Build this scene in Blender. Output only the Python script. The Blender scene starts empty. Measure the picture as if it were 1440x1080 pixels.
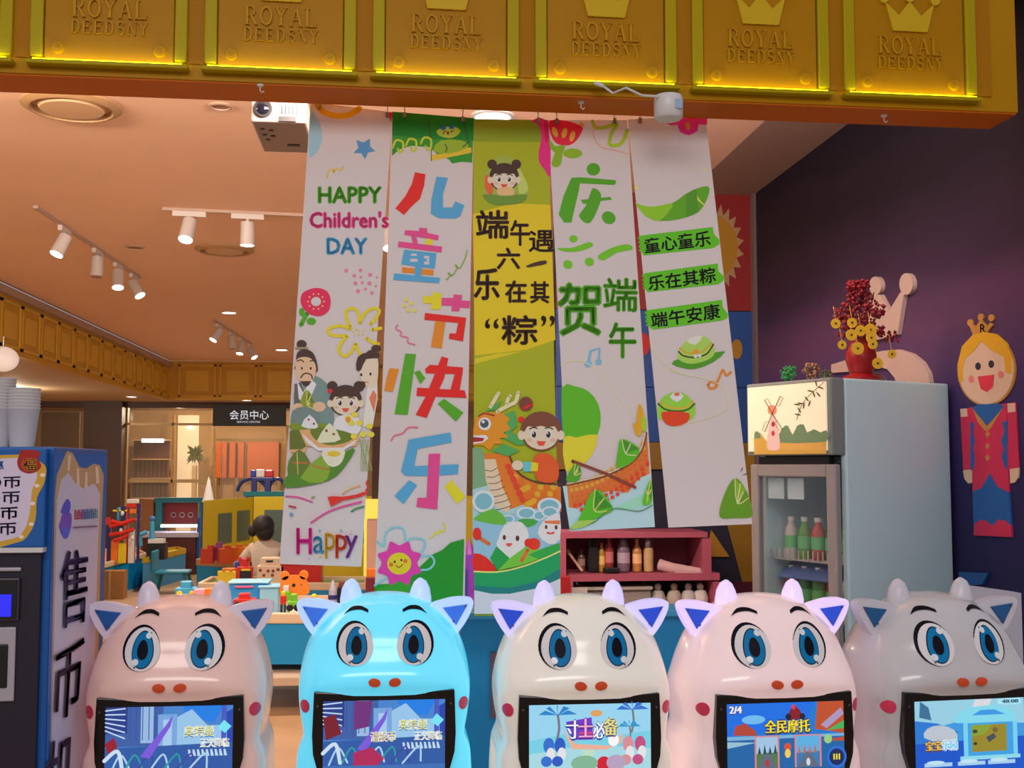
import bpy, bmesh, math, random
from mathutils import Vector, Matrix
from mathutils.geometry import tessellate_polygon
random.seed(7)
PI = math.pi
scene = bpy.context.scene
COL = scene.collection
# ------------------------------------------------------------------ camera
F_PX = 1600.0
YAW = math.atan(165/1600*math.cos(math.atan(115/1600)))
PIT = math.atan(115/1600)
EYE = Vector((0, 0, 1.55))
cd = bpy.data.cameras.new('camera'); cam = bpy.data.objects.new('camera', cd); COL.objects.link(cam)
cam.location = EYE; cam.rotation_euler = (PI/2+PIT, 0, -YAW)
cd.sensor_width = 36; cd.lens = 36*F_PX/1440; cd.clip_start = .05; cd.clip_end = 200
scene.camera = cam
# ------------------------------------------------------------------ world, exposure
w = bpy.data.worlds.new('world'); scene.world = w; w.use_nodes = True
w.node_tree.nodes['Background'].inputs[0].default_value = (.95, .9, .98, 1)
w.node_tree.nodes['Background'].inputs[1].default_value = .42
vs = scene.view_settings
vs.view_transform = 'Standard'; vs.look = 'None'; vs.exposure = 0; vs.gamma = 1; vs.use_curve_mapping = False
def light(name, kind, loc, energy, color=(1, 1, 1), target=None, **kw):
    d = bpy.data.lights.new(name, kind); d.energy = energy; d.color = color
    for k, v in kw.items(): setattr(d, k, v)
    o = bpy.data.objects.new(name, d); COL.objects.link(o); o.location = loc
    if target is not None:
        o.rotation_euler = (Vector(target)-Vector(loc)).to_track_quat('-Z', 'Y').to_euler()
    return o
# lamps of the mall aisle ceiling, behind and above the photographer
light('aisle_ceiling_light', 'AREA', (-.6, -1.6, 4.2), 95, (1, .93, .9), (0, 3.6, 1.5), shape='RECTANGLE', size=4, size_y=1.2)

# added warm fill lights hidden behind the fascia, brightening the play shop
light('shop_fill_light', 'AREA', (-2.4, 3.95, 3.0), 85, (1, .80, .62), (-2.2, 12, 3.15), shape='RECTANGLE', size=1.8, size_y=.16)
light('shop_fill_light', 'AREA', (.25, 3.95, 3.0), 62, (1, .80, .70), (-.9, 12, 3.15), shape='RECTANGLE', size=1.4, size_y=.16)
light('shop_fill_light', 'AREA', (1.4, 3.95, 3.0), 13, (1, .76, .80), (1.7, 9, 2.5), shape='RECTANGLE', size=1.0, size_y=.16)
# added point lights that brighten the service centre and the mall corridor
for lx, ly, le in ((-4.0, 21.7, 70), (-2.6, 21.7, 70), (-5.5, 17, 60), (-5.2, 11.5, 50)):
    light('far_fill_light', 'POINT', (lx, ly, 2.55), le, (1, .82, .58), shadow_soft_size=.04)

# ------------------------------------------------------------------ helpers
FWD = Vector((math.sin(YAW)*math.cos(PIT), math.cos(YAW)*math.cos(PIT), math.sin(PIT)))
RGT = Vector((math.cos(YAW), -math.sin(YAW), 0))
UPV = RGT.cross(FWD)
def ray(px, py): return FWD + RGT*((px-720)/F_PX) - UPV*((py-540)/F_PX)
def P(px, py, X=None, Y=None, Z=None):
    d = ray(px, py)
    if Y is not None: t = (Y-EYE.y)/d.y
    elif X is not None: t = (X-EYE.x)/d.x
    else: t = (Z-EYE.z)/d.z
    return EYE + d*t
def lin(c): return tuple(((x/255)/12.92 if x/255 <= .04045 else ((x/255+.055)/1.055)**2.4) for x in c)
def empty(name, loc, rz=0):
    o = bpy.data.objects.new(name, None); COL.objects.link(o); o.location = loc; o.rotation_euler = (0, 0, rz)
    o.empty_display_size = .05
    return o
def tag(o, label=None, cat=None, group=None, kind=None):
    if label: o['label'] = label
    if cat: o['category'] = cat
    if group: o['group'] = group
    if kind: o['kind'] = kind
    return o
def wloc(o):
    v = Vector((0, 0, 0))
    while o is not None: v = v+o.location; o = o.parent
    return v
MATS = {}
def mat(name, rgb, rough=.5, metal=0., emit=0., emit_rgb=None, noise=0., nscale=8., bump=0., trans=0., alpha=1., coat=0., spec=.5, gain=1.0):
    if name in MATS: return MATS[name]
    m = bpy.data.materials.new(name); m.use_nodes = True
    nt = m.node_tree; b = nt.nodes['Principled BSDF']
    c = tuple(min(.95, x*gain) for x in lin(rgb))
    b.inputs['Base Color'].default_value = (*c, 1)
    b.inputs['Roughness'].default_value = rough; b.inputs['Metallic'].default_value = metal
    b.inputs['Specular IOR Level'].default_value = spec
    if coat: b.inputs['Coat Weight'].default_value = coat; b.inputs['Coat Roughness'].default_value = .08
    if trans: b.inputs['Transmission Weight'].default_value = trans
    if alpha < 1: b.inputs['Alpha'].default_value = alpha
    if emit:
        b.inputs['Emission Color'].default_value = (*lin(emit_rgb or rgb), 1); b.inputs['Emission Strength'].default_value = emit
    if noise or bump:
        tc = nt.nodes.new('ShaderNodeTexCoord'); nz = nt.nodes.new('ShaderNodeTexNoise')
        nz.inputs['Scale'].default_value = nscale; nz.inputs['Detail'].default_value = 4
        nt.links.new(tc.outputs['Object'], nz.inputs['Vector'])
        if noise:
            mx = nt.nodes.new('ShaderNodeMix'); mx.data_type = 'RGBA'
            mx.inputs['A'].default_value = (*[x*(1-noise) for x in c], 1); mx.inputs['B'].default_value = (*[min(1, x*(1+noise)) for x in c], 1)
            nt.links.new(nz.outputs['Fac'], mx.inputs['Factor']); nt.links.new(mx.outputs['Result'], b.inputs['Base Color'])
        if bump:
            bp = nt.nodes.new('ShaderNodeBump'); bp.inputs['Strength'].default_value = bump; bp.inputs['Distance'].default_value = .01
            nt.links.new(nz.outputs['Fac'], bp.inputs['Height']); nt.links.new(bp.outputs['Normal'], b.inputs['Normal'])
    MATS[name] = m
    return m
def vmat(name, rough=.55, emit=0., coat=0., spec=.4):
    """material whose colour is the printed colour stored on the mesh"""
    m = bpy.data.materials.new(name); m.use_nodes = True; nt = m.node_tree; b = nt.nodes['Principled BSDF']
    a = nt.nodes.new('ShaderNodeVertexColor'); a.layer_name = 'Col'
    b.inputs['Roughness'].default_value = rough; b.inputs['Specular IOR Level'].default_value = spec
    if coat: b.inputs['Coat Weight'].default_value = coat
    if emit:
        b.inputs['Base Color'].default_value = (.01, .01, .01, 1)
        nt.links.new(a.outputs['Color'], b.inputs['Emission Color']); b.inputs['Emission Strength'].default_value = emit
    else: nt.links.new(a.outputs['Color'], b.inputs['Base Color'])
    return m
M_PRINT = vmat('banner_ink'); M_SCREEN = vmat('screen_picture', .2, 1.0); M_PAINT = vmat('painted_print', .45)

class MB:
    def __init__(s): s.v = []; s.f = []; s.c = None
    def add(s, vs_, fs):
        n = len(s.v); s.v += [Vector(p) for p in vs_]; s.f += [tuple(i+n for i in f) for f in fs]; return s
    def box(s, lo, hi, rz=0, piv=None):
        (a, b, c), (d, e, f) = lo, hi
        vs_ = [Vector(q) for q in ((a,b,c),(d,b,c),(d,e,c),(a,e,c),(a,b,f),(d,b,f),(d,e,f),(a,e,f))]
        if rz:
            p = Vector(piv) if piv is not None else Vector(((a+d)/2, (b+e)/2, 0)); R = Matrix.Rotation(rz, 3, 'Z')
            vs_ = [R @ (q-p)+p for q in vs_]
        return s.add(vs_, [(3,2,1,0),(4,5,6,7),(0,1,5,4),(1,2,6,5),(2,3,7,6),(3,0,4,7)])
    def pbox(s, x0, y0, x1, y1, Y, dep, z0=None, z1=None):
        a = P(x0, y1, Y=Y); b = P(x1, y0, Y=Y)
        return s.box((a.x, Y, a.z if z0 is None else z0), (b.x, Y+dep, b.z if z1 is None else z1))
    def cyl(s, p0, p1, r0, r1=None, n=16, cap=True):
        r1 = r0 if r1 is None else r1; p0 = Vector(p0); p1 = Vector(p1); d = (p1-p0).normalized()
        u = d.orthogonal().normalized(); w_ = d.cross(u)
        vs_ = [p0+(u*math.cos(2*PI*i/n)+w_*math.sin(2*PI*i/n))*r0 for i in range(n)]+[p1+(u*math.cos(2*PI*i/n)+w_*math.sin(2*PI*i/n))*r1 for i in range(n)]
        fs = [(i, (i+1) % n, n+(i+1) % n, n+i) for i in range(n)]
        if cap: fs += [tuple(range(n-1, -1, -1)), tuple(range(n, 2*n))]
        return s.add(vs_, fs)
    def lathe(s, prof, c, n=20):
        c = Vector(c); vs_ = []; fs = []
        for (r, z) in prof:
            vs_ += [c+Vector((r*math.cos(2*PI*i/n), r*math.sin(2*PI*i/n), z)) for i in range(n)]
        for k in range(len(prof)-1):
            for i in range(n): fs.append((k*n+i, k*n+(i+1) % n, (k+1)*n+(i+1) % n, (k+1)*n+i))
        if prof[0][0] > 1e-5: fs.append(tuple(range(n-1, -1, -1)))
        if prof[-1][0] > 1e-5: fs.append(tuple(range((len(prof)-1)*n, len(prof)*n)))
        return s.add(vs_, fs)
    def ball(s, c, r, n=12, m=8):
        r = r if hasattr(r, '__len__') else (r, r, r); c = Vector(c)
        vs_ = [c+Vector((0, 0, -r[2]))]
        for j in range(1, m):
            a = -PI/2+PI*j/m
            vs_ += [c+Vector((r[0]*math.cos(a)*math.cos(2*PI*i/n), r[1]*math.cos(a)*math.sin(2*PI*i/n), r[2]*math.sin(a))) for i in range(n)]
        vs_.append(c+Vector((0, 0, r[2]))); fs = []
        for i in range(n): fs.append((0, 1+(i+1) % n, 1+i)); fs.append((len(vs_)-1, 1+(m-2)*n+i, 1+(m-2)*n+(i+1) % n))
        for j in range(m-2):
            for i in range(n): fs.append((1+j*n+i, 1+j*n+(i+1) % n, 1+(j+1)*n+(i+1) % n, 1+(j+1)*n+i))
        return s.add(vs_, fs)
    def prism(s, poly, ext):
        """polygon of 3-D points extruded by vector ext"""
        poly = [Vector(p) for p in poly]; ext = Vector(ext); n = len(poly)
        tri = tessellate_polygon([poly]); vs_ = poly+[p+ext for p in poly]
        fs = [tuple(t) for t in tri]+[tuple(i+n for i in reversed(t)) for t in tri]
        fs += [(i, (i+1) % n, n+(i+1) % n, n+i) for i in range(n)]
        return s.add(vs_, fs)
    def tube(s, pts, r, n=8):
        pts = [Vector(p) for p in pts]; vs_ = []; fs = []; u = None
        for i, p in enumerate(pts):
            d = (pts[min(i+1, len(pts)-1)]-pts[max(i-1, 0)]).normalized()
            u = d.orthogonal().normalized() if u is None else (u-d*u.dot(d)).normalized()
            w_ = d.cross(u); rr = r[i] if hasattr(r, '__len__') else r
            vs_ += [p+(u*math.cos(2*PI*k/n)+w_*math.sin(2*PI*k/n))*rr for k in range(n)]
        for i in range(len(pts)-1):
            for k in range(n): fs.append((i*n+k, i*n+(k+1) % n, (i+1)*n+(k+1) % n, (i+1)*n+k))
        fs += [tuple(range(n-1, -1, -1)), tuple(range((len(pts)-1)*n, len(pts)*n))]
        return s.add(vs_, fs)
    def build(s, name, m, parent=None, smooth=False, bevel=0, local=False, fix=True):
        off = Vector((0, 0, 0)) if (local or parent is None) else wloc(parent)
        me = bpy.data.meshes.new(name); me.from_pydata([tuple(p-off) for p in s.v], [], s.f)
        if fix:
            bm = bmesh.new(); bm.from_mesh(me); bmesh.ops.recalc_face_normals(bm, faces=bm.faces); bm.to_mesh(me); bm.free()
        if smooth:
            for p in me.polygons: p.use_smooth = True
            me.set_sharp_from_angle(angle=math.radians(50))
        me.materials.append(m)
        o = bpy.data.objects.new(name, me); COL.objects.link(o); o.parent = parent
        if bevel:
            bv = o.modifiers.new('bevel', 'BEVEL'); bv.width = bevel; bv.segments = 2; bv.limit_method = 'ANGLE'
        return o
def one(name, mb, m, label, cat, group=None, **kw): return tag(mb.build(name, m, None, **kw), label, cat, group)
def copy_tree(o, parent=None):
    c = o.copy(); COL.objects.link(c); c.parent = parent
    for ch in list(o.children): copy_tree(ch, c)
    return c
def crom(pts, k=6, closed=False):
    n = len(pts); out = []
    for i in range(n if closed else n-1):
        g = lambda j: pts[j % n] if closed else pts[max(0, min(n-1, j))]
        p0, p1, p2, p3 = g(i-1), g(i), g(i+1), g(i+2)
        for t in [q/k for q in range(k)]:
            out.append(tuple(.5*((2*p1[a])+(-p0[a]+p2[a])*t+(2*p0[a]-5*p1[a]+4*p2[a]-p3[a])*t*t+(-p0[a]+3*p1[a]-3*p2[a]+p3[a])*t**3) for a in (0, 1)))
    if not closed: out.append(tuple(pts[-1]))
    return out
TXT = {}
def glyphs(s, bold):
    if (s, bold) in TXT: return TXT[(s, bold)]
    cu = bpy.data.curves.new('t', 'FONT'); cu.body = s; cu.offset = bold; cu.resolution_u = 2; cu.fill_mode = 'FRONT'
    o = bpy.data.objects.new('t', cu); COL.objects.link(o)
    dg = bpy.context.evaluated_depsgraph_get(); me = bpy.data.meshes.new_from_object(o.evaluated_get(dg))
    vs_ = [(v.co.x, v.co.y) for v in me.vertices]; fs = [tuple(p.vertices) for p in me.polygons]
    bpy.data.objects.remove(o); bpy.data.curves.remove(cu); bpy.data.meshes.remove(me)
    x0 = min(v[0] for v in vs_); x1 = max(v[0] for v in vs_); y0 = min(v[1] for v in vs_); y1 = max(v[1] for v in vs_)
    TXT[(s, bold)] = ([((x-x0)/(x1-x0), (y-y0)/(y1-y0)) for x, y in vs_], fs)
    return TXT[(s, bold)]
class Art:
    """flat print laid on a surface; fn(px,py,off) turns photo pixels into a point on that surface"""
    def __init__(s, fn, gain=1.0, start=4, step=.00006, xf=None):
        s.fn = fn; s.gain = gain; s.k = start; s.step = step; s.xf = xf; s.reset()
    def reset(s): s.v = []; s.f = []; s.col = []
    def put(s, pts, faces, c):
        n = len(s.v); off = s.k*s.step; s.k += 1
        if s.xf: pts = [s.xf(p) for p in pts]
        s.v += [s.fn(p[0], p[1], off) for p in pts]; l = tuple(min(.92, x*s.gain) for x in lin(c))
        for f in faces: s.f.append(tuple(i+n for i in f)); s.col.append(l)
        return s
    def poly(s, pts, c, smooth=0):
        if smooth: pts = crom(pts, smooth, True)
        return s.put(pts, [tuple(t) for t in tessellate_polygon([[Vector((p[0], p[1], 0)) for p in pts]])], c)
    def rect(s, x0, y0, x1, y1, c): return s.put([(x0,y0),(x1,y0),(x1,y1),(x0,y1)], [(0,1,2,3)], c)
    def ell(s, cx, cy, rx, ry=None, c=(0,0,0), rot=0, n=20):
        ry = rx if ry is None else ry; r = math.radians(rot)
        pts = [(cx+rx*math.cos(a)*math.cos(r)-ry*math.sin(a)*math.sin(r), cy+rx*math.cos(a)*math.sin(r)+ry*math.sin(a)*math.cos(r)) for a in [2*PI*i/n for i in range(n)]]
        return s.put(pts, [tuple(range(n))], c)
    def line(s, pts, wd, c, smooth=5, caps=True):
        if smooth and len(pts) > 2: pts = crom(pts, smooth)
        n = len(pts); L = []; R = []
        for i, p in enumerate(pts):
            a = pts[max(0, i-1)]; b = pts[min(n-1, i+1)]; d = math.hypot(b[0]-a[0], b[1]-a[1]) or 1
            nx, ny = -(b[1]-a[1])/d*wd/2, (b[0]-a[0])/d*wd/2; L.append((p[0]+nx, p[1]+ny)); R.append((p[0]-nx, p[1]-ny))
        s.put(L+R, [(i, i+1, n+i+1, n+i) for i in range(n-1)], c)
        if caps:
            for p in (pts[0], pts[-1]): s.k -= 1; s.ell(p[0], p[1], wd/2, wd/2, c, n=10)
        return s
    def text(s, t, x0, y0, x1=None, y1=None, c=(0,0,0), bold=.01, quad=None):
        vs_, fs = glyphs(t, 0)
        tl, tr, br, bl = quad if quad else ((x0,y0),(x1,y0),(x1,y1),(x0,y1))
        def q(u, v):
            v = 1-v
            return tuple((tl[a]*(1-u)+tr[a]*u)*(1-v)+(bl[a]*(1-u)+br[a]*u)*v for a in (0, 1))
        base = [q(u, v) for u, v in vs_]; k0 = s.k
        e = min(abs(bold), .2)*30*min(abs(bl[1]-tl[1]), abs(tr[0]-tl[0]))/40
        for dx, dy in (((0, 0),) if bold <= 0 else ((-1, 0), (1, 0), (0, -1), (0, 1), (0, 0))):
            s.k = k0; s.put([(x+dx*e, y+dy*e) for x, y in base], fs, c)
        return s
    def star(s, cx, cy, R, r, c, n=5, rot=-90):
        return s.poly([(cx+(R if i % 2 == 0 else r)*math.cos(math.radians(rot+180*i/n)), cy+(R if i % 2 == 0 else r)*math.sin(math.radians(rot+180*i/n))) for i in range(2*n)], c)
    def done(s, name, m, parent=None, local=False):
        off = Vector((0, 0, 0)) if (local or parent is None) else wloc(parent)
        me = bpy.data.meshes.new(name); me.from_pydata([tuple(p-off) for p in s.v], [], s.f)
        ca = me.color_attributes.new('Col', 'FLOAT_COLOR', 'CORNER'); i = 0
        for p, c in zip(me.polygons, s.col):
            for li in p.loop_indices: ca.data[li].color = (*c, 1)
        me.materials.append(m); o = bpy.data.objects.new(name, me); COL.objects.link(o); o.parent = parent
        s.reset(); return o
def yplane(Y): return lambda px, py, off: P(px, py, Y=Y-off)
def xplane(X): return lambda px, py, off: P(px, py, X=X-off)

# =================================================================== THE SETTING
CZ = 3.30
m_floor = mat('floor_tiles', (178, 140, 100), .35, noise=.15, nscale=2)
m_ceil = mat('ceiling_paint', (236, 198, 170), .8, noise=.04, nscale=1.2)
m_yel = mat('yellow_panel', (178, 128, 2), .45, spec=.12, noise=.06, nscale=3)
m_yel2 = mat('yellow_panel_aged', (200, 150, 25), .5, noise=.08, nscale=5)
m_brown = mat('dark_brown_cladding', (72, 40, 28), .5, noise=.1)
m_beige = mat('beige_paint', (170, 140, 105), .8, noise=.04)
m_white = mat('white_plastic', (215, 212, 210), .35)
m_metal = mat('brushed_metal', (170, 165, 165), .3, 1.)
m_black = mat('black_plastic', (18, 17, 20), .4)
m_lamp = mat('lamp_glow', (255, 246, 232), .5, emit=9)
tag(MB().box((-14, -4, -.1), (6, 26, 0)).build('floor', m_floor), kind='structure')
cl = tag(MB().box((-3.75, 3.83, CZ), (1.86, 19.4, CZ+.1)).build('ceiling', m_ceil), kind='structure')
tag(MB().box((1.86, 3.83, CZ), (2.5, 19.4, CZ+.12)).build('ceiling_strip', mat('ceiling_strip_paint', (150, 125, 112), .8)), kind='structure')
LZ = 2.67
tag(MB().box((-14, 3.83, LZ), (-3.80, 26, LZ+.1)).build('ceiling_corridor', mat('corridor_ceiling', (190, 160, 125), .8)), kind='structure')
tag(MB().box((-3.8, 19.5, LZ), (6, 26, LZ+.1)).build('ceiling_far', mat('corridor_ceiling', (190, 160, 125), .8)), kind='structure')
# yellow panelled soffit bands around the ceiling
tb = tag(MB().box((-3.86, 8.6, LZ-.02), (-3.77, 19.5, CZ-.1)).build('trim_1', m_yel2), kind='structure')
MB().box((-3.90, 8.6, CZ-.1), (-3.70, 19.5, CZ-.03)).build('cornice', mat('cornice_paint', (176, 150, 130), .7), tb)
pm = None
for i in range(17):
    y0 = 8.75+i*.63
    r = MB()
    r.box((-3.768, y0, LZ+.03), (-3.752, y0+.03, CZ-.14)); r.box((-3.768, y0+.55, LZ+.03), (-3.752, y0+.58, CZ-.14))
    r.box((-3.768, y0, LZ+.03), (-3.752, y0+.58, LZ+.06)); r.box((-3.768, y0, CZ-.17), (-3.752, y0+.58, CZ-.14))
    r.box((-3.768, y0+.12, LZ+.12), (-3.758, y0+.46, CZ-.24))
    r.build('panel', mat('soffit_panel_raised', (214, 170, 50), .5), tb)
tf = tag(MB().box((-3.77, 19.42, LZ-.02), (6, 19.5, CZ)).build('trim_2', m_yel2), kind='structure')
for i in range(14):
    x0 = -3.6+i*.67; r = MB()
    r.box((x0, 19.4, LZ+.03), (x0+.03, 19.42, CZ-.06)); r.box((x0+.58, 19.4, LZ+.03), (x0+.61, 19.42, CZ-.06))
    r.box((x0, 19.4, LZ+.03), (x0+.61, 19.42, LZ+.06)); r.box((x0, 19.4, CZ-.09), (x0+.61, 19.42, CZ-.06))
    r.box((x0+.12, 19.41, LZ+.12), (x0+.49, 19.42, CZ-.16))
    r.build('panel', MATS['soffit_panel_raised'], tf)
# far wall with the service centre shop front
FY = 20.6
wf = tag(MB().box((-14, FY+3.5, 0), (6, FY+3.6, LZ)).build('wall_far', m_beige), kind='structure')
pil = MB().pbox(112, 566, 172, 800, FY-.3, .6, 0, LZ)
tag(pil.build('wall_pillar', m_brown), kind='structure')
lint = MB().pbox(-60, 560, 420, 572, FY-.1, .2); tag(lint.build('trim_3', m_brown), kind='structure')
tag(MB().pbox(52, 580, 112, 800, FY+1.5, .1, 0).build('wall_alcove', mat('alcove_paint', (120, 100, 78), .8)), kind='structure')
# purple mural wall, coloured panel wall
def mural_mat():
    m = bpy.data.materials.new('purple_mural'); m.use_nodes = True; nt = m.node_tree; b = nt.nodes['Principled BSDF']
    tc = nt.nodes.new('ShaderNodeTexCoord'); mp = nt.nodes.new('ShaderNodeMapping'); mp.inputs['Scale'].default_value = (1, .5, 1.6)
    nz = nt.nodes.new('ShaderNodeTexNoise'); nz.inputs['Scale'].default_value = 1.1; nz.inputs['Detail'].default_value = 5; nz.inputs['Distortion'].default_value = .5
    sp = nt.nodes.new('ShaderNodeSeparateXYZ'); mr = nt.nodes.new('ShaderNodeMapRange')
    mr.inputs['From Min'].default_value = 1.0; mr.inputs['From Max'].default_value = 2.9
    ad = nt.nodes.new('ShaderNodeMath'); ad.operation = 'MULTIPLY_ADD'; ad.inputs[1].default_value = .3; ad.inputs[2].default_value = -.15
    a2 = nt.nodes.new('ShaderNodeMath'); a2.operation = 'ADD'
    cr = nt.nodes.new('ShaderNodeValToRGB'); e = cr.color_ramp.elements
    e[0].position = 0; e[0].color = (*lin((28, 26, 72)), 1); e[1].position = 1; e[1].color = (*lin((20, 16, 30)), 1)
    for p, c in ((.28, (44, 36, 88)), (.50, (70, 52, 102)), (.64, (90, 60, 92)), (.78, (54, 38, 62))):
        q = cr.color_ramp.elements.new(p); q.color = (*lin(c), 1)
    L = nt.links.new
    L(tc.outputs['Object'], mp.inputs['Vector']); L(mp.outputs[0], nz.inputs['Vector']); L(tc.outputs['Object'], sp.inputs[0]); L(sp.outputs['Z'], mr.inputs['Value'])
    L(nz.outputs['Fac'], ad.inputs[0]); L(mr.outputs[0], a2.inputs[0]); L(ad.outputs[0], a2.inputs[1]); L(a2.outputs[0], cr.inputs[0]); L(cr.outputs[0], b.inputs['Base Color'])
    b.inputs['Roughness'].default_value = .6; b.inputs['Specular IOR Level'].default_value = .25
    return m
WX = 2.30
wr = tag(MB().box((WX, 3.83, 0), (WX+.1, 7.2, CZ)).build('wall_right', mural_mat()), kind='structure')
tag(MB().box((2.28, 7.02, 0), (2.33, 7.1, CZ)).build('trim_4', mat('grey_edge_profile', (96, 84, 84), .4)), kind='structure')
BY = 7.1
x_l = P(782, 600, Y=BY).x
wb = tag(MB().box((x_l, BY, 0), (2.32, BY+.1, CZ)).build('wall_back', mat('navy_paint', (26, 22, 46), .6)), kind='structure')
def wallpanel(y0, y1, c, nm):
    a = P(1067, y1, Y=BY-.02); b = P(1067, y0, Y=BY-.02)
    MB().box((x_l, BY-.02, a.z), (2.28, BY-.001, b.z)).build('panel', mat(nm, c, .5), wb)
wallpanel(258, 437.5, (118, 12, 12), 'red_panel'); wallpanel(438.5, 545, (12, 62, 128), 'blue_panel')
wallpanel(546, 621.5, (12, 62, 128), 'blue_panel'); wallpanel(622.5, 660, (116, 84, 8), 'mustard_panel')
A = Art(yplane(BY-.022), 1.0)
A.poly([(1020+ (62 if i % 2 else 47)*math.cos(2*PI*i/40)*.62-12, 348+(62 if i % 2 else 47)*math.sin(2*PI*i/40)) for i in range(40)], (150, 120, 85))
A.ell(1000, 348, 38, 46, (150, 110, 20)); A.ell(1036, 491, 8, 14, (150, 110, 30)); A.ell(905, 484, 9, 16, (160, 30, 30))
A.poly([(1000, 745), (1026, 783), (992, 783)], (165, 120, 40)); A.poly([(1010, 690), (1062, 622), (1062, 850), (1052, 850)], (130, 98, 25))
A.poly([(1008, 818), (1058, 818), (1058, 850), (1008, 850)], (80, 20, 45))
A.done('mural_print', M_PAINT, wb)

# =================================================================== FASCIA BEAM
HY = 3.63; HB = 3.81; HZ = 2.772
hx1 = P(1440, 157, Y=HY).x
fas = tag(empty('fascia_beam', (0, HY, HZ)), 'bright yellow panelled fascia beam spanning the shop entrance', 'fascia')
MB().box((-2.4, HY, HZ), (hx1, HB, 3.7)).build('beam', m_yel, fas)
MB().box((-2.4, HY+.005, HZ-.006), (hx1-.004, HB-.002, HZ)).build('underside', mat('fascia_underside_shade', (196, 104, 8), .5, spec=.12), fas)  # orange-brown puts the shade under the yellow beam into the colour
SER = {  # serif capitals as lists of strokes (x0,y0,x1,y1,width) in a unit cell, plus arcs
 'R': [('l',.2,0,.2,1,.16),('l',.05,.02,.38,.02,.05),('l',.05,.98,.5,.98,.05),('a',.48,.74,.27,.24,-90,90,.1),('l',.25,.5,.5,.5,.05),('l',.48,.5,.85,.02,.14),('l',.75,.02,.98,.02,.05)],
 'O': [('a',.5,.5,.4,.46,0,360,.13)],
 'Y': [('l',.15,.98,.5,.48,.14),('l',.85,.98,.5,.48,.07),('l',.5,.5,.5,0,.16),('l',.32,.02,.68,.02,.05),('l',.02,.98,.32,.98,.05),('l',.7,.98,.98,.98,.05)],
 'A': [('l',.12,.02,.5,1,.07),('l',.5,1,.86,.02,.15),('l',.27,.35,.7,.35,.05),('l',0,.02,.26,.02,.05),('l',.7,.02,1,.02,.05)],
 'L': [('l',.22,0,.22,1,.16),('l',.05,.98,.42,.98,.05),('l',.05,.03,.85,.03,.06),('l',.85,0,.88,.28,.06)],
 'D': [('l',.2,0,.2,1,.16),('l',.05,.97,.5,.97,.06),('l',.05,.03,.5,.03,.06),('a',.46,.5,.38,.46,-90,90,.14)],
 'E': [('l',.2,0,.2,1,.16),('l',.05,.97,.85,.97,.06),('l',.05,.03,.88,.03,.06),('l',.2,.52,.6,.52,.06),('l',.84,.75,.84,1,.06),('l',.87,0,.87,.27,.06),('l',.6,.4,.6,.64,.06)],
 'S': [('a',.48,.74,.28,.23,30,270,.12),('a',.5,.26,.3,.23,-150,90,.12),('l',.76,.72,.76,.95,.06),('l',.2,.05,.2,.3,.06)],
 'N': [('l',.17,0,.17,1,.06),('l',.17,.98,.82,.02,.15),('l',.82,0,.82,1,.06),('l',.02,.02,.34,.02,.05),('l',.66,.98,.98,.98,.05),('l',.02,.98,.25,.98,.05)]}
def serif(mb, word, x0, x1, z0, z1, y, t):
    cw = (x1-x0)/len(word); k = 0
    for ch in word:
        for st in SER[ch]:
            if st[0] == 'l': pts = [(st[1], st[2]), (st[3], st[4])]; wd = st[5]
            else:
                _, cx, cy, rx, ry, a0, a1, wd = st; nn = 12 if a1-a0 < 300 else 20
                pts = [(cx+rx*math.cos(math.radians(a0+(a1-a0)*i/nn)), cy+ry*math.sin(math.radians(a0+(a1-a0)*i/nn))) for i in range(nn+1)]
            q = [(x0+(k+.06+.88*u)*cw, z0+v*(z1-z0)) for u, v in pts]; h = wd*cw*.5
            for i in range(len(q)-1):
                (a, b), (c, d) = q[i], q[i+1]; L = math.hypot(c-a, d-b) or 1; nx, nz = -(d-b)/L*h, (c-a)/L*h
                mb.prism([(a+nx, y, b+nz), (c+nx, y, d+nz), (c-nx, y, d-nz), (a-nx, y, b-nz)], (0, -t, 0))
        k += 1
m_crown = mat('crown_emboss', (200, 165, 30), .45, spec=.12); m_lime = mat('moulding_led_tint', (170, 150, 2), .4, spec=.12); m_led = mat('led_strip', (235, 245, 40), .5, emit=16, emit_rgb=(235, 235, 10))  # lime of mouldings and sill: LED glow put into the paint colour
m_let = mat('emboss_letter', (186, 138, 10), .45, spec=.12)
cxs = [P(158, 25, Y=HY).x, P(1283, 78, Y=HY).x]; sp = (cxs[1]-cxs[0])/5
proto = None
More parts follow.
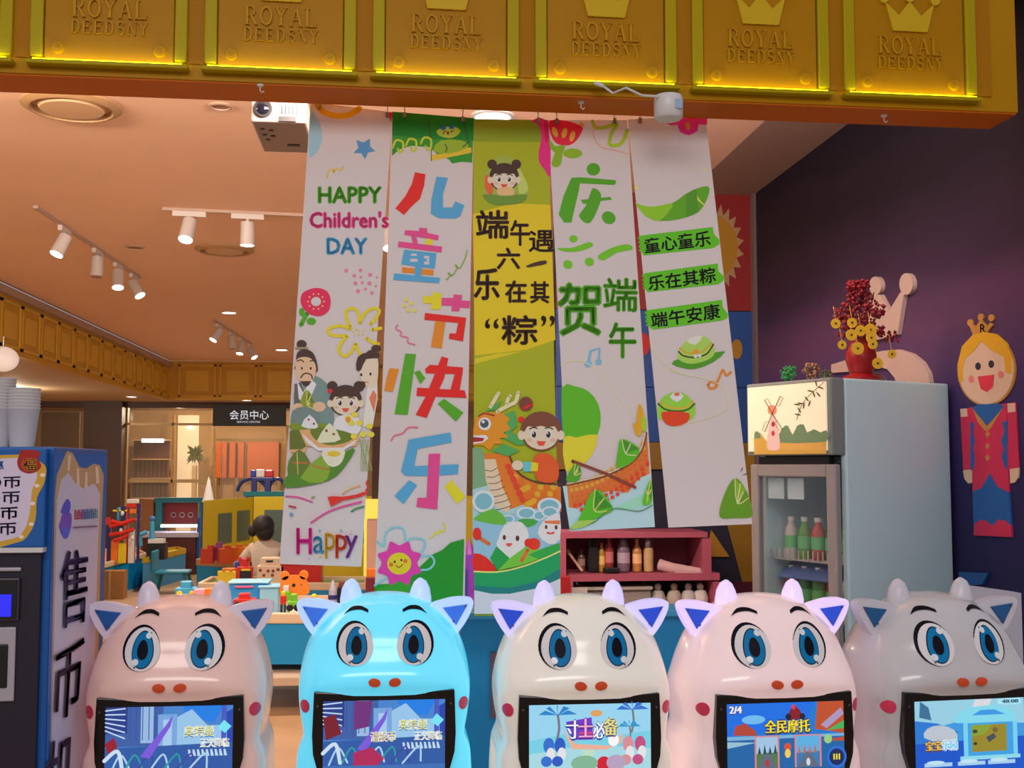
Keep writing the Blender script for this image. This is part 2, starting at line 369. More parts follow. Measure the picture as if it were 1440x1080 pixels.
def fpanel(cx):
    e = {}
    hw = .197
    pl = MB(); c = .012
    pl.prism([(cx-hw+c, HY, HZ+.04), (cx+hw-c, HY, HZ+.04), (cx+hw, HY, HZ+.04+c), (cx+hw, HY, 3.66), (cx-hw, HY, 3.66), (cx-hw, HY, HZ+.04+c)], (0, -.012, 0))
    p = pl.build('panel', mat('fascia_plate', (172, 120, 0), .42, spec=.12, noise=.05, nscale=6), fas, bevel=.003)
    for s in (-1, 1):
        MB().box((cx+s*(hw+.022)-.019, HY-.022, HZ+.05), (cx+s*(hw+.022)+.019, HY, 3.66)).build('moulding', m_lime, fas, bevel=.004)
        for bz in (HZ+.083, HZ+.43):
            b = MB().cyl((cx+s*.155, HY-.012, bz), (cx+s*.155, HY-.020, bz), .021, .017, 18).build('bolt', m_let, p)
            st = MB().prism([(cx+s*.155+(.010 if i % 2 == 0 else .0045)*math.sin(2*PI*i/10), HY-.020, bz+(.010 if i % 2 == 0 else .0045)*math.cos(2*PI*i/10)) for i in range(10)], (0, -.003, 0))
            st.build('star', m_yel, p)
    MB().box((cx-.245, HY-.040, HZ+.022), (cx+.245, HY, HZ+.036)).build('sill', m_lime, fas, bevel=.003)
    MB().box((cx-.225, HY-.034, HZ+.036), (cx+.225, HY-.026, HZ+.039)).build('led_strip', m_led, fas)
    lt = MB(); serif(lt, 'ROYAL', cx-.118, cx+.118, HZ+.182, HZ+.243, HY-.012, .008); serif(lt, 'DEEDSNY', cx-.12, cx+.12, HZ+.130, HZ+.172, HY-.012, .008)
    lt.build('lettering', m_let, p)
    z = HZ+.262; cr = MB()
    cr.prism([(cx-.062, HY-.012, z), (cx+.062, HY-.012, z), (cx+.088, HY-.012, z+.10), (cx+.04, HY-.012, z+.055), (cx, HY-.012, z+.105), (cx-.04, HY-.012, z+.055), (cx-.088, HY-.012, z+.10)], (0, -.010, 0))
    for dx, dz in ((-.092, .112), (0, .118), (.092, .112)): cr.cyl((cx+dx, HY-.012, z+dz), (cx+dx, HY-.024, z+dz), .017, n=16)
    cr.build('crown', m_crown, p)
    MB().box((cx+.232, HY-.006, HZ+.05), (cx+sp-.232, HY, 3.66)).build('joint_strip', mat('fascia_joint', (168, 112, 2), .5, spec=.12), fas)
for i in range(-2, 6): fpanel(cxs[0]+i*sp)
fas.rotation_euler.z = math.radians(1.0)
# small white hooks under the beam
for i, (px, py) in enumerate(((366, 119), (1243, 162), (817, 143))):
    q = P(px, py, Z=HZ-.006); h = MB().cyl(q, q-Vector((0, 0, .006)), .011, .009, 14)
    h.tube([q-Vector((0, 0, .006)), q-Vector((0, 0, .02)), q-Vector((-.006, 0, .026)), q-Vector((-.012, 0, .02))], .002, 6)
    one('ceiling_hook', h, m_white, ['white adhesive hook under the beam above the projector', 'white adhesive hook under the beam right of the banners', 'white adhesive hook under the beam beside the glowing downlight'][i], 'hook', 'hooks under the yellow beam', smooth=True)

# =================================================================== BANNERS
BT = 3.86; BSL = .085
def bplane(px, py, off, extra=0):
    d = ray(px, py); y0 = BT+extra-off
    # Y = y0 - BSL*(2.65 - z)
    t = (y0-BSL*(2.65-EYE.z))/(d.y-BSL*d.z)
    return EYE+d*t
G = 1.62
def banner(corners, bg, label, extra=0, hooks=()):
    fn = lambda px, py, off: bplane(px, py, off, extra)
    tl, tr, br, bl = corners
    top = (fn(*tl, 0)+fn(*tr, 0))/2
    root = tag(empty('hanging_banner', top), label, 'banner', 'vertical festival banners under the yellow beam')
    N = 14; vs_ = []; fs = []
    for k in range(N+1):
        t = k/N
        for (a, b) in ((tl, bl), (tr, br)):
            vs_.append(fn(a[0]+(b[0]-a[0])*t, a[1]+(b[1]-a[1])*t, 0))
    n = len(vs_); back = [v+Vector((0, .002, 0)) for v in vs_]
    for k in range(N): fs += [(2*k, 2*k+1, 2*k+3, 2*k+2), (n+2*k+2, n+2*k+3, n+2*k+1, n+2*k), (2*k, 2*k+2, n+2*k+2, n+2*k), (2*k+1, n+2*k+1, n+2*k+3, 2*k+3)]
    fs += [(0, n, n+1, 1), (2*N, 2*N+1, n+2*N+1, n+2*N)]
    MB().add(vs_+back, fs).build('cloth', mat('banner_cloth_%d_%d_%d' % bg, bg, .65, gain=G), root)
    for (px, py) in hooks:
        q = fn(px, py, .004); h = MB().tube([q-Vector((0, .003, .012)), q+Vector((0, 0, .0)), q+Vector((0, .004, .02)), q+Vector((0, 0, .034)), Vector((q.x, q.y-.07, HZ+.0))], .0022, 6)
        h.box((q.x-.006, q.y-.006, q.z-.014), (q.x+.006, q.y+.006, q.z+.004)); h.build('hook', m_metal, root)
    return root, Art(fn, G)
W_ = (188, 180, 177); SK = (215, 165, 130); SK2 = (222, 185, 160); HR = (62, 38, 28); OL = (50, 38, 30)
RED = (205, 22, 12); BLU = (72, 146, 185); PNK = (222, 62, 122); GRN = (72, 148, 12); ORG = (222, 120, 15); YLW = (205, 190, 20)
def kid(A, cx, cy, s, hair=HR, skin=SK2, buns=True, blush=True, bow=None, rot=0):
    """plain cartoon child's head"""
    if buns:
        for d in (-1, 1): A.ell(cx+d*.85*s, cy-.85*s, .34*s, .34*s, hair)
    A.ell(cx, cy+.05*s, 1.05*s, 1.0*s, hair)
    for d in (-1, 1): A.ell(cx+d*.98*s, cy+.25*s, .2*s, .24*s, skin)
    A.ell(cx, cy+.25*s, .86*s, .72*s, skin)
    A.poly([(cx-.95*s, cy+.12*s), (cx-.9*s, cy-.5*s), (cx, cy-.95*s), (cx+.9*s, cy-.5*s), (cx+.95*s, cy+.12*s), (cx+.72*s, cy-.2*s), (cx+.25*s, cy-.16*s), (cx, cy-.22*s), (cx-.3*s, cy-.16*s), (cx-.72*s, cy-.2*s)], hair)
    for d in (-1, 1):
        A.ell(cx+d*.38*s, cy+.2*s, .17*s, .22*s, (240, 235, 230)); A.ell(cx+d*.36*s, cy+.22*s, .11*s, .16*s, (45, 28, 22)); A.ell(cx+d*.36*s-.04*s, cy+.15*s, .04*s, .05*s, (250, 250, 250))
        A.line([(cx+d*.2*s, cy-.1*s), (cx+d*.4*s, cy-.14*s), (cx+d*.58*s, cy-.06*s)], .06*s, OL)
        if blush: A.ell(cx+d*.6*s, cy+.5*s, .15*s, .09*s, (232, 160, 140))
    A.poly([(cx-.24*s, cy+.55*s), (cx+.24*s, cy+.55*s), (cx+.12*s, cy+.78*s), (cx-.12*s, cy+.78*s)], (205, 70, 50))
    if bow: A.ell(cx-1.0*s, cy-.55*s, .16*s, .14*s, bow)
def zong(A, pts, c1=(88, 150, 30), c2=(60, 110, 25), tie=(222, 190, 110)):
    A.poly(pts, c1, 4)
    cx = sum(p[0] for p in pts)/len(pts); cy = sum(p[1] for p in pts)/len(pts)
    A.poly([pts[0], ((pts[0][0]+pts[1][0])/2, (pts[0][1]+pts[1][1])/2), pts[1], (cx, cy)], c2)
    a, b, c = pts[0], pts[1], pts[2]
    A.line([((a[0]+b[0])/2, (a[1]+b[1])/2), (cx, cy+1), ((a[0]+c[0])/2, (a[1]+c[1])/2)], 1.6, tie)
    A.line([a, (cx, cy), ((b[0]+c[0])/2, (b[1]+c[1])/2)], 1.3, tie)
def zz(ox, oy, k): return lambda *pts: [(ox+x/k, oy+y/k) for x, y in pts]

# ---- banner 1
b1, A = banner(((437, 143), (552, 158), (508, 797), (393, 793)), W_, 'white banner reading HAPPY Children\'s DAY, leftmost of the five', hooks=((449, 148), (545, 160)))
q = zz(400, 130, 5.4)
A.line([(446, 147), (456, 158), (474, 163), (492, 161), (505, 153)], 8.5, (208, 152, 12)); A.done('printed_shape', M_PRINT, b1); A.poly(q((205,150),(240,185),(275,250),(288,330),(270,410),(235,470),(200,492),(185,480),(188,300)), (138, 176, 190), 3); A.done('printed_shape', M_PRINT, b1)
A.poly([(552, 158), (544, 157), (550, 173)], (190, 15, 90)); A.done('printed_shape', M_PRINT, b1)
A.poly(q((545,360),(600,380),(648,352),(652,412),(690,445),(635,458),(612,508),(583,462),(524,460),(562,420)), (72, 130, 172)); A.done('printed_shape', M_PRINT, b1)
A.line([(460, 250), (461, 243), (466, 238), (471, 241), (468, 242), (473, 237), (479, 240), (482, 235)], 2, (205, 170, 50)); A.done('printed_shape', M_PRINT, b1)
for t, x0, y0, x1, y1, c in (('HAPPY', 448, 263, 536, 285, GRN), ("Children's", 436, 298, 546, 320, PNK), ('DAY', 460, 335, 516, 357, BLU)):
    A.text(t, x0, y0, x1, y1, c, .085); A.done('printed_lettering', M_PRINT, b1)
q = zz(390, 330, 4.5)
for x, y, r in ((436,228,2.9),(487,260,2.6),(526,226,2.6),(588,254,2.9),(630,270,1.6),(528,268,2),(494,308,2.9),(537,303,2),(583,308,2.9),(624,325,1.6),(510,357,2.9),(558,343,2),(598,368,2.6)):
    c = q((x, y))[0]; A.ell(*c, r, r, (205, 110, 135), n=12)
A.done('printed_dots', M_PRINT, b1)
A.ell(*q((155, 490))[0], 4, 6, GRN); A.ell(*q((215, 548))[0], 6.5, 5.2, GRN); A.line(q((190,495),(165,540),(150,570)), 6, GRN)
A.poly(q((240,337),(310,355),(337,410),(325,480),(270,515),(200,500),(150,440),(160,370)), (228, 26, 72), 5); A.ell(*q((245, 423))[0], 7, 6.5, W_)
for i in range(10): A.ell(444.4+11.2*math.cos(i*.628), 424+10.8*math.sin(i*.628), 1.3, 1.3, (245, 170, 120), n=8)
A.done('printed_red_flower', M_PRINT, b1)
for pts in (((520,560),(512,495),(475,465),(437,485),(437,530),(462,582)), ((462,596),(400,577),(335,590),(318,612),(355,638),(440,640)), ((440,640),(402,690),(390,735),(425,770),(465,745),(495,690)),
            ((495,690),(510,730),(532,765)), ((520,560),(560,492),(610,465),(645,482),(622,530),(590,566)), ((600,600),(655,592)), ((565,655),(600,680),(640,690))):
    A.line(q(*pts), 4.6, (206, 182, 28))
for x, y in ((480,615),(500,600),(520,610),(545,605),(490,635),(515,632),(540,630)): A.ell(*q((x, y))[0], 1.2, 1.2, (206, 182, 28), n=8)
A.done('printed_yellow_flower', M_PRINT, b1)
# scholar, lady and child sharing rice dumplings
A.poly([(516,548),(522,520),(530,510),(531,560),(524,600),(510,600)], (232, 200, 185)); A.poly([(519,560),(525,548),(530,556),(526,580)], (222, 110, 80))
A.ell(529, 490, 7, 5, HR); A.ell(522, 512, 16-4, 20, HR); A.poly([(507, 515), (515, 500), (531, 500), (530, 540), (520, 545), (508, 535)], SK2, 3); A.poly([(501,520),(503,502),(518,495),(533,496),(532,504),(515,505),(508,520)], HR, 2)
A.ell(508, 527, 1.6, 2.2, (50,30,25)); A.ell(521, 526, 1.6, 2.2, (50,30,25)); A.line([(513,537),(518,538)], 1.2, (190,60,60)); A.ell(510, 541, 4, 5, HR)
A.done('printed_lady', M_PRINT, b1)
A.poly([(413,570),(414,548),(424,535),(440,528),(455,535),(466,552),(470,590),(468,600),(412,602)], (104, 128, 122), 3); A.poly([(414,566),(414,540),(423,538),(428,552),(420,585),(411,585)], (92, 84, 82))
A.poly([(418,536),(426,552),(438,534),(445,540),(430,575),(420,560)], (225,220,215))
A.ell(424, 484, 7, 6, HR); A.rect(415, 488, 433, 491, (140,120,90)); A.poly([(416,512),(418,496),(428,491),(440,496),(446,512),(444,524),(416,520)], HR, 3)
A.poly([(416,508),(425,502),(437,504),(444,514),(443,528),(435,538),(424,537),(417,528)], SK, 3)
A.line([(418,508),(423,506),(427,509)], 1.6, OL); A.line([(436,508),(440,507),(444,510)], 1.6, OL); A.ell(424.5, 518, 1.4, 2, OL); A.ell(437, 518, 1.4, 2, OL)
A.line([(423,531),(427,526),(433,525),(438,528),(439,532)], 1.8, HR); A.poly([(422,536),(438,536),(434,542),(430,544),(426,541)], HR)
zong(A, [(432,548),(442,566),(440,585),(424,582),(423,562)], (120,140,30), (90,110,25)); A.ell(419, 574, 8, 7, SK); A.ell(449, 572, 9, 7, SK)
A.done('printed_scholar', M_PRINT, b1)
kid(A, 486, 562, 22, bow=(200, 30, 40)); A.poly([(470,592),(480,584),(500,584),(508,598),(500,612),(472,608)], (240, 215, 200), 3)
A.done('printed_child', M_PRINT, b1)
q = zz(390, 560, 4.32)
A.poly(q((90,80),(160,50),(240,80),(250,140),(200,170),(95,150)), (100,120,115), 2); A.poly(q((85,150),(190,160),(280,150),(290,190),(90,195)), (110,130,30), 2)
A.poly(q((75,200),(280,180),(500,240),(480,290),(330,310),(180,290),(170,330),(80,330)), (218,150,100)); A.poly(q((150,215),(250,300),(400,300),(480,250),(470,275),(400,320),(250,320),(180,270)), (238,232,228))
A.poly(q((200,190),(300,180),(450,215),(440,260),(330,285),(240,260)), (92,112,30), 3); A.poly(q((240,260),(300,165),(330,160),(385,250),(300,270)), (222,205,165), 2); A.ell(*q((298,197))[0], 2, 2, (120,70,40)); A.ell(*q((342,218))[0], 2, 1.6, (120,70,40))
A.poly(q((145,170),(195,100),(245,160),(230,185)), (230,222,200), 2); A.ell(*q((190,130))[0], 1.6, 1.6, (120,70,40)); A.ell(*q((222,155))[0], 1.6, 1.6, (120,70,40))
A.poly(q((75,200),(130,190),(175,290),(150,310),(75,310)), (88,100,30)); A.poly(q((65,470),(70,380),(135,310),(200,390),(190,450),(120,470)), (86,110,35), 2)
A.poly(q((60,470),(200,450),(460,300),(420,400),(310,500),(55,545)), (72,120,30), 3); A.poly(q((140,485),(270,345),(320,440),(270,515)), (118,152,40), 2); A.line(q((215,410),(310,435)), 2.2, (170,100,40)); A.line(q((95,390),(190,395)), 2.4, (165,100,50)); A.line(q((120,330),(125,460)), 1.3, (190,170,90))
A.poly(q((275,320),(405,310),(390,390),(335,418),(290,385)), (228,215,175), 3); A.ell(*q((343,338))[0], 9, 4, (205,170,40))
for i in range(9): A.line(q((515+random.randint(-20,40), 250), (505+i*9, 440)), .8, (130,150,90))
for x, y in ((430,120),(470,100),(500,150),(560,170),(465,230),(520,220),(570,220),(450,150)): A.ell(*q((x, y))[0], 4.6, 4, (212,190,50))
A.ell(*q((430,130))[0], 3.5, 4, (222,130,40))
A.done('printed_dumplings', M_PRINT, b1)
A.line(q((50,595),(130,602),(212,630)), 2, (190,60,130)); A.line(q((395,580),(440,550),(500,530)), 1.8, (210,160,80)); A.line(q((205,755),(330,680),(510,628)), 2.4, (196,60,130)); A.line(q((450,688),(480,670),(525,658)), 2.2, (50,120,60))
A.line(q((72,655),(110,663)), 2.6, (170,50,50)); A.ell(*q((85,705))[0], 3, 2.4, (90,140,175)); A.line(q((208,605),(225,597)), 1.8, (120,130,60))
A.poly(q((305,600),(330,595),(400,598),(480,585),(520,570),(552,565),(548,580),(500,600),(400,620),(325,658)), (205,40,25)); A.line(q((535,560),(555,540),(540,520),(548,500)), 2, (190,40,50))
A.done('printed_streamers', M_PRINT, b1)
for t, x0, y0, x1, y1, c, bo in (('H',118,790,208,945,(215,30,130),.05),('a',218,838,283,942,(75,150,180),.03),('p',290,820,352,972,(215,160,30),.04),('p',355,830,423,970,(205,70,30),.05),('y',412,835,488,968,(125,60,150),.04)):
    A.text(t, *q((x0, y0))[0], *q((x1, y1))[0], c, bo)
for x, y, c in ((257,804,(90,140,150)),(305,820,(215,160,30)),(388,803,(120,160,140)),(446,815,(200,150,160)),(190,970,(190,150,190)),(260,962,(205,170,40))): A.ell(*q((x, y))[0], 1.7, 1.7, c, n=8)
A.done('printed_happy_lettering', M_PRINT, b1)

# ---- banner 2
b2, A = banner(((552, 157), (666, 166), (653, 862), (526, 856)), W_, 'white banner with big multicoloured strokes reading 儿童节快乐', hooks=((569, 160), (651, 166)))
q = zz(520, 150, 4.32)
A.poly(q((137,30),(632,70),(622,340),(560,335),(500,345),(480,320),(410,290),(360,245),(250,238),(180,260),(135,300)), (40,130,25)); A.poly(q((136,32),(632,71),(630,205),(360,195),(136,175)), (2,112,16))
A.poly(q((370,330),(372,295),(480,280),(560,250),(618,248),(617,280),(520,300)), (208,170,30)); A.poly(q((385,270),(430,205),(560,205),(600,245),(480,285)), (130,160,25), 2)
A.poly(q((405,150),(440,130),(510,120),(552,150),(500,190),(430,180)), (150,170,40), 3)
for s in ((430,128),(480,122)): A.poly(q((s[0],s[1]-5),(s[0]+34,s[1]-12),(s[0]+30,s[1]+12),(s[0]+5,s[1]+14)), (25,90,150))
A.poly(q((462,152),(486,150),(476,176)), (120,40,20)); A.line(q((448,168),(450,150),(460,150)), 1.2, OL); A.line(q((495,160),(500,145),(510,150)), 1.2, OL); A.line(q((458,230),(468,250),(462,275)), 1.3, OL); A.line(q((565,245),(600,215)), 1.3, OL)
for pts in (((355,80),(370,190),(375,330)), ((575,90),(590,180),(605,215))): A.line(q(*pts), 1, OL)
for x in (175, 255, 345): A.line(q((x-35,250-(x-175)*.15),(x-15,205-(x-175)*.1),(x+25,215-(x-175)*.1),(x+25,260-(x-175)*.05),(x+5,278-(x-175)*.1),(x-5,255-(x-175)*.1)), 3, (170,185,35))
A.done('printed_meadow', M_PRINT, b2)
A.poly(q((275,398),(338,410),(330,480),(305,560),(250,610),(208,658),(155,618),(215,545),(255,470)), RED); A.poly(q((405,425),(475,432),(445,530),(445,612),(500,612),(520,575),(575,598),(550,665),(520,680),(420,678),(370,650),(375,560)), BLU)
A.poly(q((300,735),(348,738),(350,768),(298,765)), PNK); A.poly(q((215,750),(300,755),(420,782),(415,812),(208,778)), PNK); A.poly(q((250,785),(285,795),(292,830),(262,830)), PNK); A.poly(q((345,800),(385,808),(380,840),(330,838)), (215,190,40)); A.poly(q((175,818),(440,850),(435,886),(170,852)), PNK)
A.poly(q((210,868),(405,890),(395,985),(190,958)), BLU)
for r in ((250,893,286,906),(245,924,290,942),(330,906,361,922),(345,924,361,940),(330,942,361,958)): A.rect(*q((r[0],r[1]))[0], *q((r[2],r[3]))[0], W_)
A.poly(q((195,975),(272,982),(270,1012),(195,1007)), ORG); A.poly(q((318,985),(388,992),(385,1024),(312,1018)), ORG); A.poly(q((276,955),(320,960),(308,1045),(272,1040)), BLU); A.poly(q((148,1012),(428,1040),(420,1072),(143,1052)), BLU)
q = zz(520, 390, 4.5)
A.poly(q((335,118),(395,118),(400,95),(455,100),(450,190),(440,205),(385,203),(390,165),(340,165)), YLW); A.poly(q((455,130),(530,130),(530,108),(585,112),(580,145),(635,150),(630,195),(570,190),(565,215),(515,213),(520,180),(455,178)), PNK)
A.poly(q((350,225),(610,255),(590,405),(500,388),(505,355),(545,355),(560,288),(345,268)), RED); A.poly(q((415,275),(478,283),(455,450),(387,440)), ORG)
A.poly(q((125,575),(185,580),(145,725),(92,718),(105,640)), ORG); A.poly(q((225,482),(292,486),(240,870),(157,866)), GRN); A.poly(q((280,600),(315,588),(352,638),(320,675)), GRN)
A.poly(q((455,500),(497,512),(470,640),(410,770),(360,890),(290,870),(350,760),(400,640)), RED); A.poly(q((350,580),(380,553),(590,570),(585,612),(355,607)), RED); A.poly(q((540,600),(590,585),(568,720),(510,715)), RED); A.poly(q((300,698),(600,715),(613,763),(295,750)), RED); A.poly(q((430,800),(470,768),(592,855),(545,913)), GRN)
q = zz(520, 600, 4.32)
A.poly(q((235,78),(490,35),(498,95),(290,135),(270,240),(540,228),(535,288),(350,300),(215,298),(190,270),(225,130)), BLU); A.poly(q((358,165),(428,163),(410,503),(283,488),(290,432),(345,432)), PNK); A.poly(q((240,325),(287,355),(205,470),(150,420)), BLU); A.poly(q((495,325),(582,425),(530,470),(455,365)), YLW)
A.done('printed_lettering', M_PRINT, b2)
A.line(q((130,85),(150,55),(200,40),(235,5),(290,5)), 2, (205,90,120)); A.done('printed_squiggle', M_PRINT, b2); A.line(q((365,680),(390,660),(400,640),(415,655),(425,630),(445,640),(460,610),(445,590)), 1.8, YLW); A.done('printed_squiggle', M_PRINT, b2)
q = zz(520, 390, 4.5)
for x, y in ((228,143),(264,165),(218,178),(245,208),(283,210)): A.ell(*q((x, y))[0], 2.6, 2.8, (200,190,70))
A.done('printed_dots', M_PRINT, b2)
A.line(q((175,300),(165,325),(200,345),(195,370),(240,380),(240,410),(285,425)), 1.8, (205,100,130)); A.done('printed_squiggle', M_PRINT, b2)
A.line([(628, 393), (634, 386), (630, 384), (636, 387), (643, 376), (640, 372), (646, 377), (653, 365), (657, 352)], 1.6, (120,160,50)); A.done('printed_squiggle', M_PRINT, b2)
q = zz(520, 600, 4.32)
A.poly(q((30,960),(200,950),(385,775),(440,750),(490,705),(573,682),(562,1120),(30,1120)), (16,128,24)); A.poly(q((32,1000),(160,940),(260,960),(290,1120),(30,1120)), (40,140,24))
for pts in (((45,700),(85,725),(95,650),(150,612),(205,625),(215,710)), ((215,720),(250,680),(320,685),(335,720),(300,790)), ((300,790),(370,785),(392,825),(360,865),(310,870)), ((30,965),(105,915))): A.line(q(*pts), 2.8, (120,178,185))
A.poly([(561.7+(25 if i % 2 == 0 else 33)*math.cos(PI*i/8)*1.0, 792+(25 if i % 2 == 0 else 33)*math.sin(PI*i/8)) for i in range(16)], (222,50,140), 4); A.ell(561.5, 792.5, 17, 15.5, (205,180,25))
A.ell(555, 790, 1.5, 1.8, OL); A.ell(564.5, 787.5, 1.5, 1.8, OL); A.ell(550, 794, 3, 3, (200,100,30)); A.ell(570, 789, 3, 3, (200,100,30)); A.line([(557,795),(561,798),(566,794)], 1.6, (160,80,20))
A.done('printed_smiling_flower', M_PRINT, b2)

# ---- banner 3
b3, A = banner(((666, 167), (771, 169), (788, 866), (667, 866)), (148, 158, 12), 'lime green banner with yellow middle and a dragon boat head', hooks=((757, 168),))
q = zz(650, 150, 6)
A.poly([(666,167),(771,169),(772,200),(665,199)], (120,140,18)); A.poly(q((580,120),(725,120),(745,580),(700,540),(650,470),(645,380),(670,250),(640,150)), (205,30,110), 2); A.poly(q((720,120),(728,300),(700,300),(690,120)), (180,10,70))
A.poly([(665,301),(720,286),(774,288),(781,478),(740,492),(668,500)], (202,176,10)); A.poly([(668,512),(735,494),(700,497),(668,504)], (190,176,20))
A.done('printed_background', M_PRINT, b3)
A.poly(q((185,700),(195,560),(330,410),(470,480),(560,700),(540,780),(400,830),(250,815),(175,740)), (140,160,60), 3); A.poly(q((190,690),(200,570),(260,640),(250,760)), (205,90,40), 2); A.poly(q((470,520),(520,590),(560,700),(480,740)), (170,185,90), 2)
kid(A, 709, 248, 20); A.poly(q((300,690),(420,680),(440,740),(370,765),(300,740)), (225,165,110), 2); A.poly(q((175,740),(330,750),(400,750),(545,740),(500,810),(330,830),(230,810)), (96,130,40), 3)
A.done('printed_child_in_dumpling', M_PRINT, b3)
BR = (62, 36, 22)
def ctext(A, t, x0, y0, x1, y1, c, bo=.03, sh=0): A.text(t, 0, 0, c=c, bold=bo, quad=((x0, y0), (x1, y0+sh), (x1, y1+sh), (x0, y1)))
ctext(A, '端', 670, 296, 715, 335, BR, .035); ctext(A, '午', 718, 310, 745, 345, BR, .04); ctext(A, '遇', 744, 324, 779, 354, BR, .03); ctext(A, '六', 699, 349, 731, 378, BR, .04); A.poly([(740, 374), (752, 369), (767, 366), (768, 371), (754, 374), (743, 376)], BR, 2)
ctext(A, '乐', 667, 378, 702, 421, BR, .045); ctext(A, '在', 711, 395, 740, 425, BR, .045); ctext(A, '其', 746, 396, 772, 426, BR, .04); ctext(A, '“', 682, 448, 701, 462, BR, .03); ctext(A, '粽', 706, 444, 755, 484, BR, .035); ctext(A, '”', 761, 444, 780, 459, BR, .03)
A.done('printed_lettering', M_PRINT, b3)
q = zz(650, 490, 5.14)
A.poly(q((75,720),(140,720),(165,800),(230,1140),(75,1160)), (110,150,110)); A.poly(q((75,1020),(220,980),(690,990),(690,1400),(75,1400)), (150,190,195)); 
A.poly(q((160,760),(330,760),(420,920),(560,990),(712,1000),(716,1180),(560,1160),(440,1130),(300,1180),(220,1080),(165,900)), (208,110,25)); A.poly(q((160,800),(240,800),(290,1000),(350,1130),(330,1190),(230,1140),(170,950)), (220,180,150))
for k in range(7): A.line(q((168+k*12, 880+k*48), (215+k*14, 885+k*45), (255+k*17, 860+k*46)), .9, OL)
for r in range(5):
    for k in range(9-r//2):
        x = 290+k*46+r*22+max(0, 40-k*30); y = 850+r*50+min(150, k*38)
        if x < 700: A.poly(q((x,y-20),(x+22,y-8),(x+20,y+18),(x,y+26),(x-20,y+14),(x-20,y-10)), ((222,100,20) if (r+k) % 2 else (214,150,30)) if k > 1 else (205,60,30))
A.line(q((335,760),(400,890),(520,960),(715,985)), 2.4, (90,45,30))
for pts in (((300,480),(380,450),(400,560),(330,620)), ((320,580),(480,690),(400,700),(300,650)), ((210,740),(300,690),(415,740),(330,780)), ((160,460),(285,375),(250,440)), ((320,470),(390,520),(350,560))): A.poly(q(*pts), (70,150,75))
A.poly(q((80,580),(100,500),(160,460),(290,465),(345,510),(320,540),(350,580),(300,610),(335,640),(270,650),(290,690),(230,690),(200,740),(150,700),(80,700)), (222,130,20)); A.ell(*q((163,545))[0], 9, 9, (235,235,235)); A.ell(*q((160,543))[0], 6, 6, (60,75,80)); A.ell(*q((152,530))[0], 2.2, 2.2, (240,240,240)); A.line(q((120,490),(160,470),(230,485)), 2.2, (140,40,30))
A.poly(q((80,630),(170,625),(190,650),(150,680),(80,690)), (235,225,220)); A.poly(q((80,640),(160,648),(150,670),(80,678)), (150,25,30))
for pts in (((205,420),(235,370),(262,325)), ((255,455),(340,410),(385,385),(405,320)), ((320,405),(330,370),(345,345))): A.line(q(*pts), 5.4, (222,195,150))
A.done('printed_dragon_boat', M_PRINT, b3)
A.ell(*q((460,400))[0], 10, 10, (110,55,40)); A.line(q((440,435),(500,405)), 3, (200,30,25)); kid(A, 761, 605, 28, hair=(110,62,42), buns=False, bow=(205,30,25))
A.poly(q((520,780),(620,760),(690,830),(690,950),(600,970),(530,930)), (222,80,25), 3); A.poly(q((440,820),(500,820),(495,890),(440,890)), (90,175,180)); A.poly(q((500,820),(550,830),(545,885),(495,890)), (215,185,30)); A.ell(*q((400,845))[0], 8, 7, SK2)
A.done('printed_girl_rower', M_PRINT, b3)
q = zz(650, 680, 6)
A.poly(q((95,300),(380,270),(560,220),(825,180),(830,600),(95,700)), (130,172,190)); 
for c, rx, ry in (((180,150),16,16),((390,300),9,6),((540,250),14,9),((650,270),9,7),((735,190),17,12),((740,240),12,8)): A.ell(*q(c)[0], rx, ry, (190,205,205)); A.ell(*q(c)[0], rx*.75, ry*.72, (110,165,175))
A.poly(q((100,290),(260,210),(370,300),(340,350),(150,320)), (90,165,50), 2); A.poly(q((470,310),(560,295),(640,320),(560,370)), (60,150,60), 2)
A.poly(q((295,530),(300,480),(355,350),(470,320),(520,345),(560,420),(540,520),(400,630)), (232,212,195), 2); A.ell(*q((355,455))[0], 2.3, 3.6, (80,40,30)); A.ell(*q((466,462))[0], 2.6, 4, (80,40,30)); A.poly(q((365,510),(395,502),(425,508),(395,535)), (222,80,60), 2)
A.poly(q((635,420),(690,310),(780,255),(825,270),(825,470),(730,510)), (232,215,200), 2); A.poly(q((690,315),(825,310),(825,345),(700,335)), (215,110,60)); A.ell(*q((708,367))[0], 1.8, 3, (80,40,30)); A.ell(*q((792,370))[0], 2, 3.2, (80,40,30)); A.line(q((720,415),(745,422),(772,415)), 3, (222,90,70))
A.poly(q((235,630),(290,530),(400,630),(300,735)), (20,140,60)); A.poly(q((300,735),(400,630),(540,530),(690,560),(700,620),(500,690)), (100,175,50)); A.poly(q((560,600),(700,540),(826,500),(826,580),(650,640)), (40,150,60)); 
A.line(q((500,650),(555,560)), 5, (215,95,40)); A.ell(*q((605,510))[0], 9, 8.5, (215,50,25)); A.ell(*q((560,500))[0], 6, 6, (205,40,20)); A.line(q((150,460),(225,510)), 5, (215,95,40)); A.ell(*q((125,425))[0], 6, 9, (205,35,20)); A.poly(q((97,590),(200,620),(265,690),(275,735),(100,745)), (205,30,15), 2)
A.poly(q((100,745),(300,748),(500,705),(700,630),(826,570),(828,800),(650,880),(400,930),(250,930),(105,900)), (14,140,80)); A.poly(q((105,860),(400,880),(650,820),(828,720),(828,800),(650,880),(400,930),(250,930),(105,905)), (16,110,110)); A.line(q((100,742),(300,745),(500,702),(700,628),(826,570)), 2.2, (200,205,110))
A.poly(q((102,900),(250,930),(400,930),(650,880),(828,800),(832,1100),(102,1100)), (186,190,215))
A.done('printed_dumpling_crew', M_PRINT, b3)

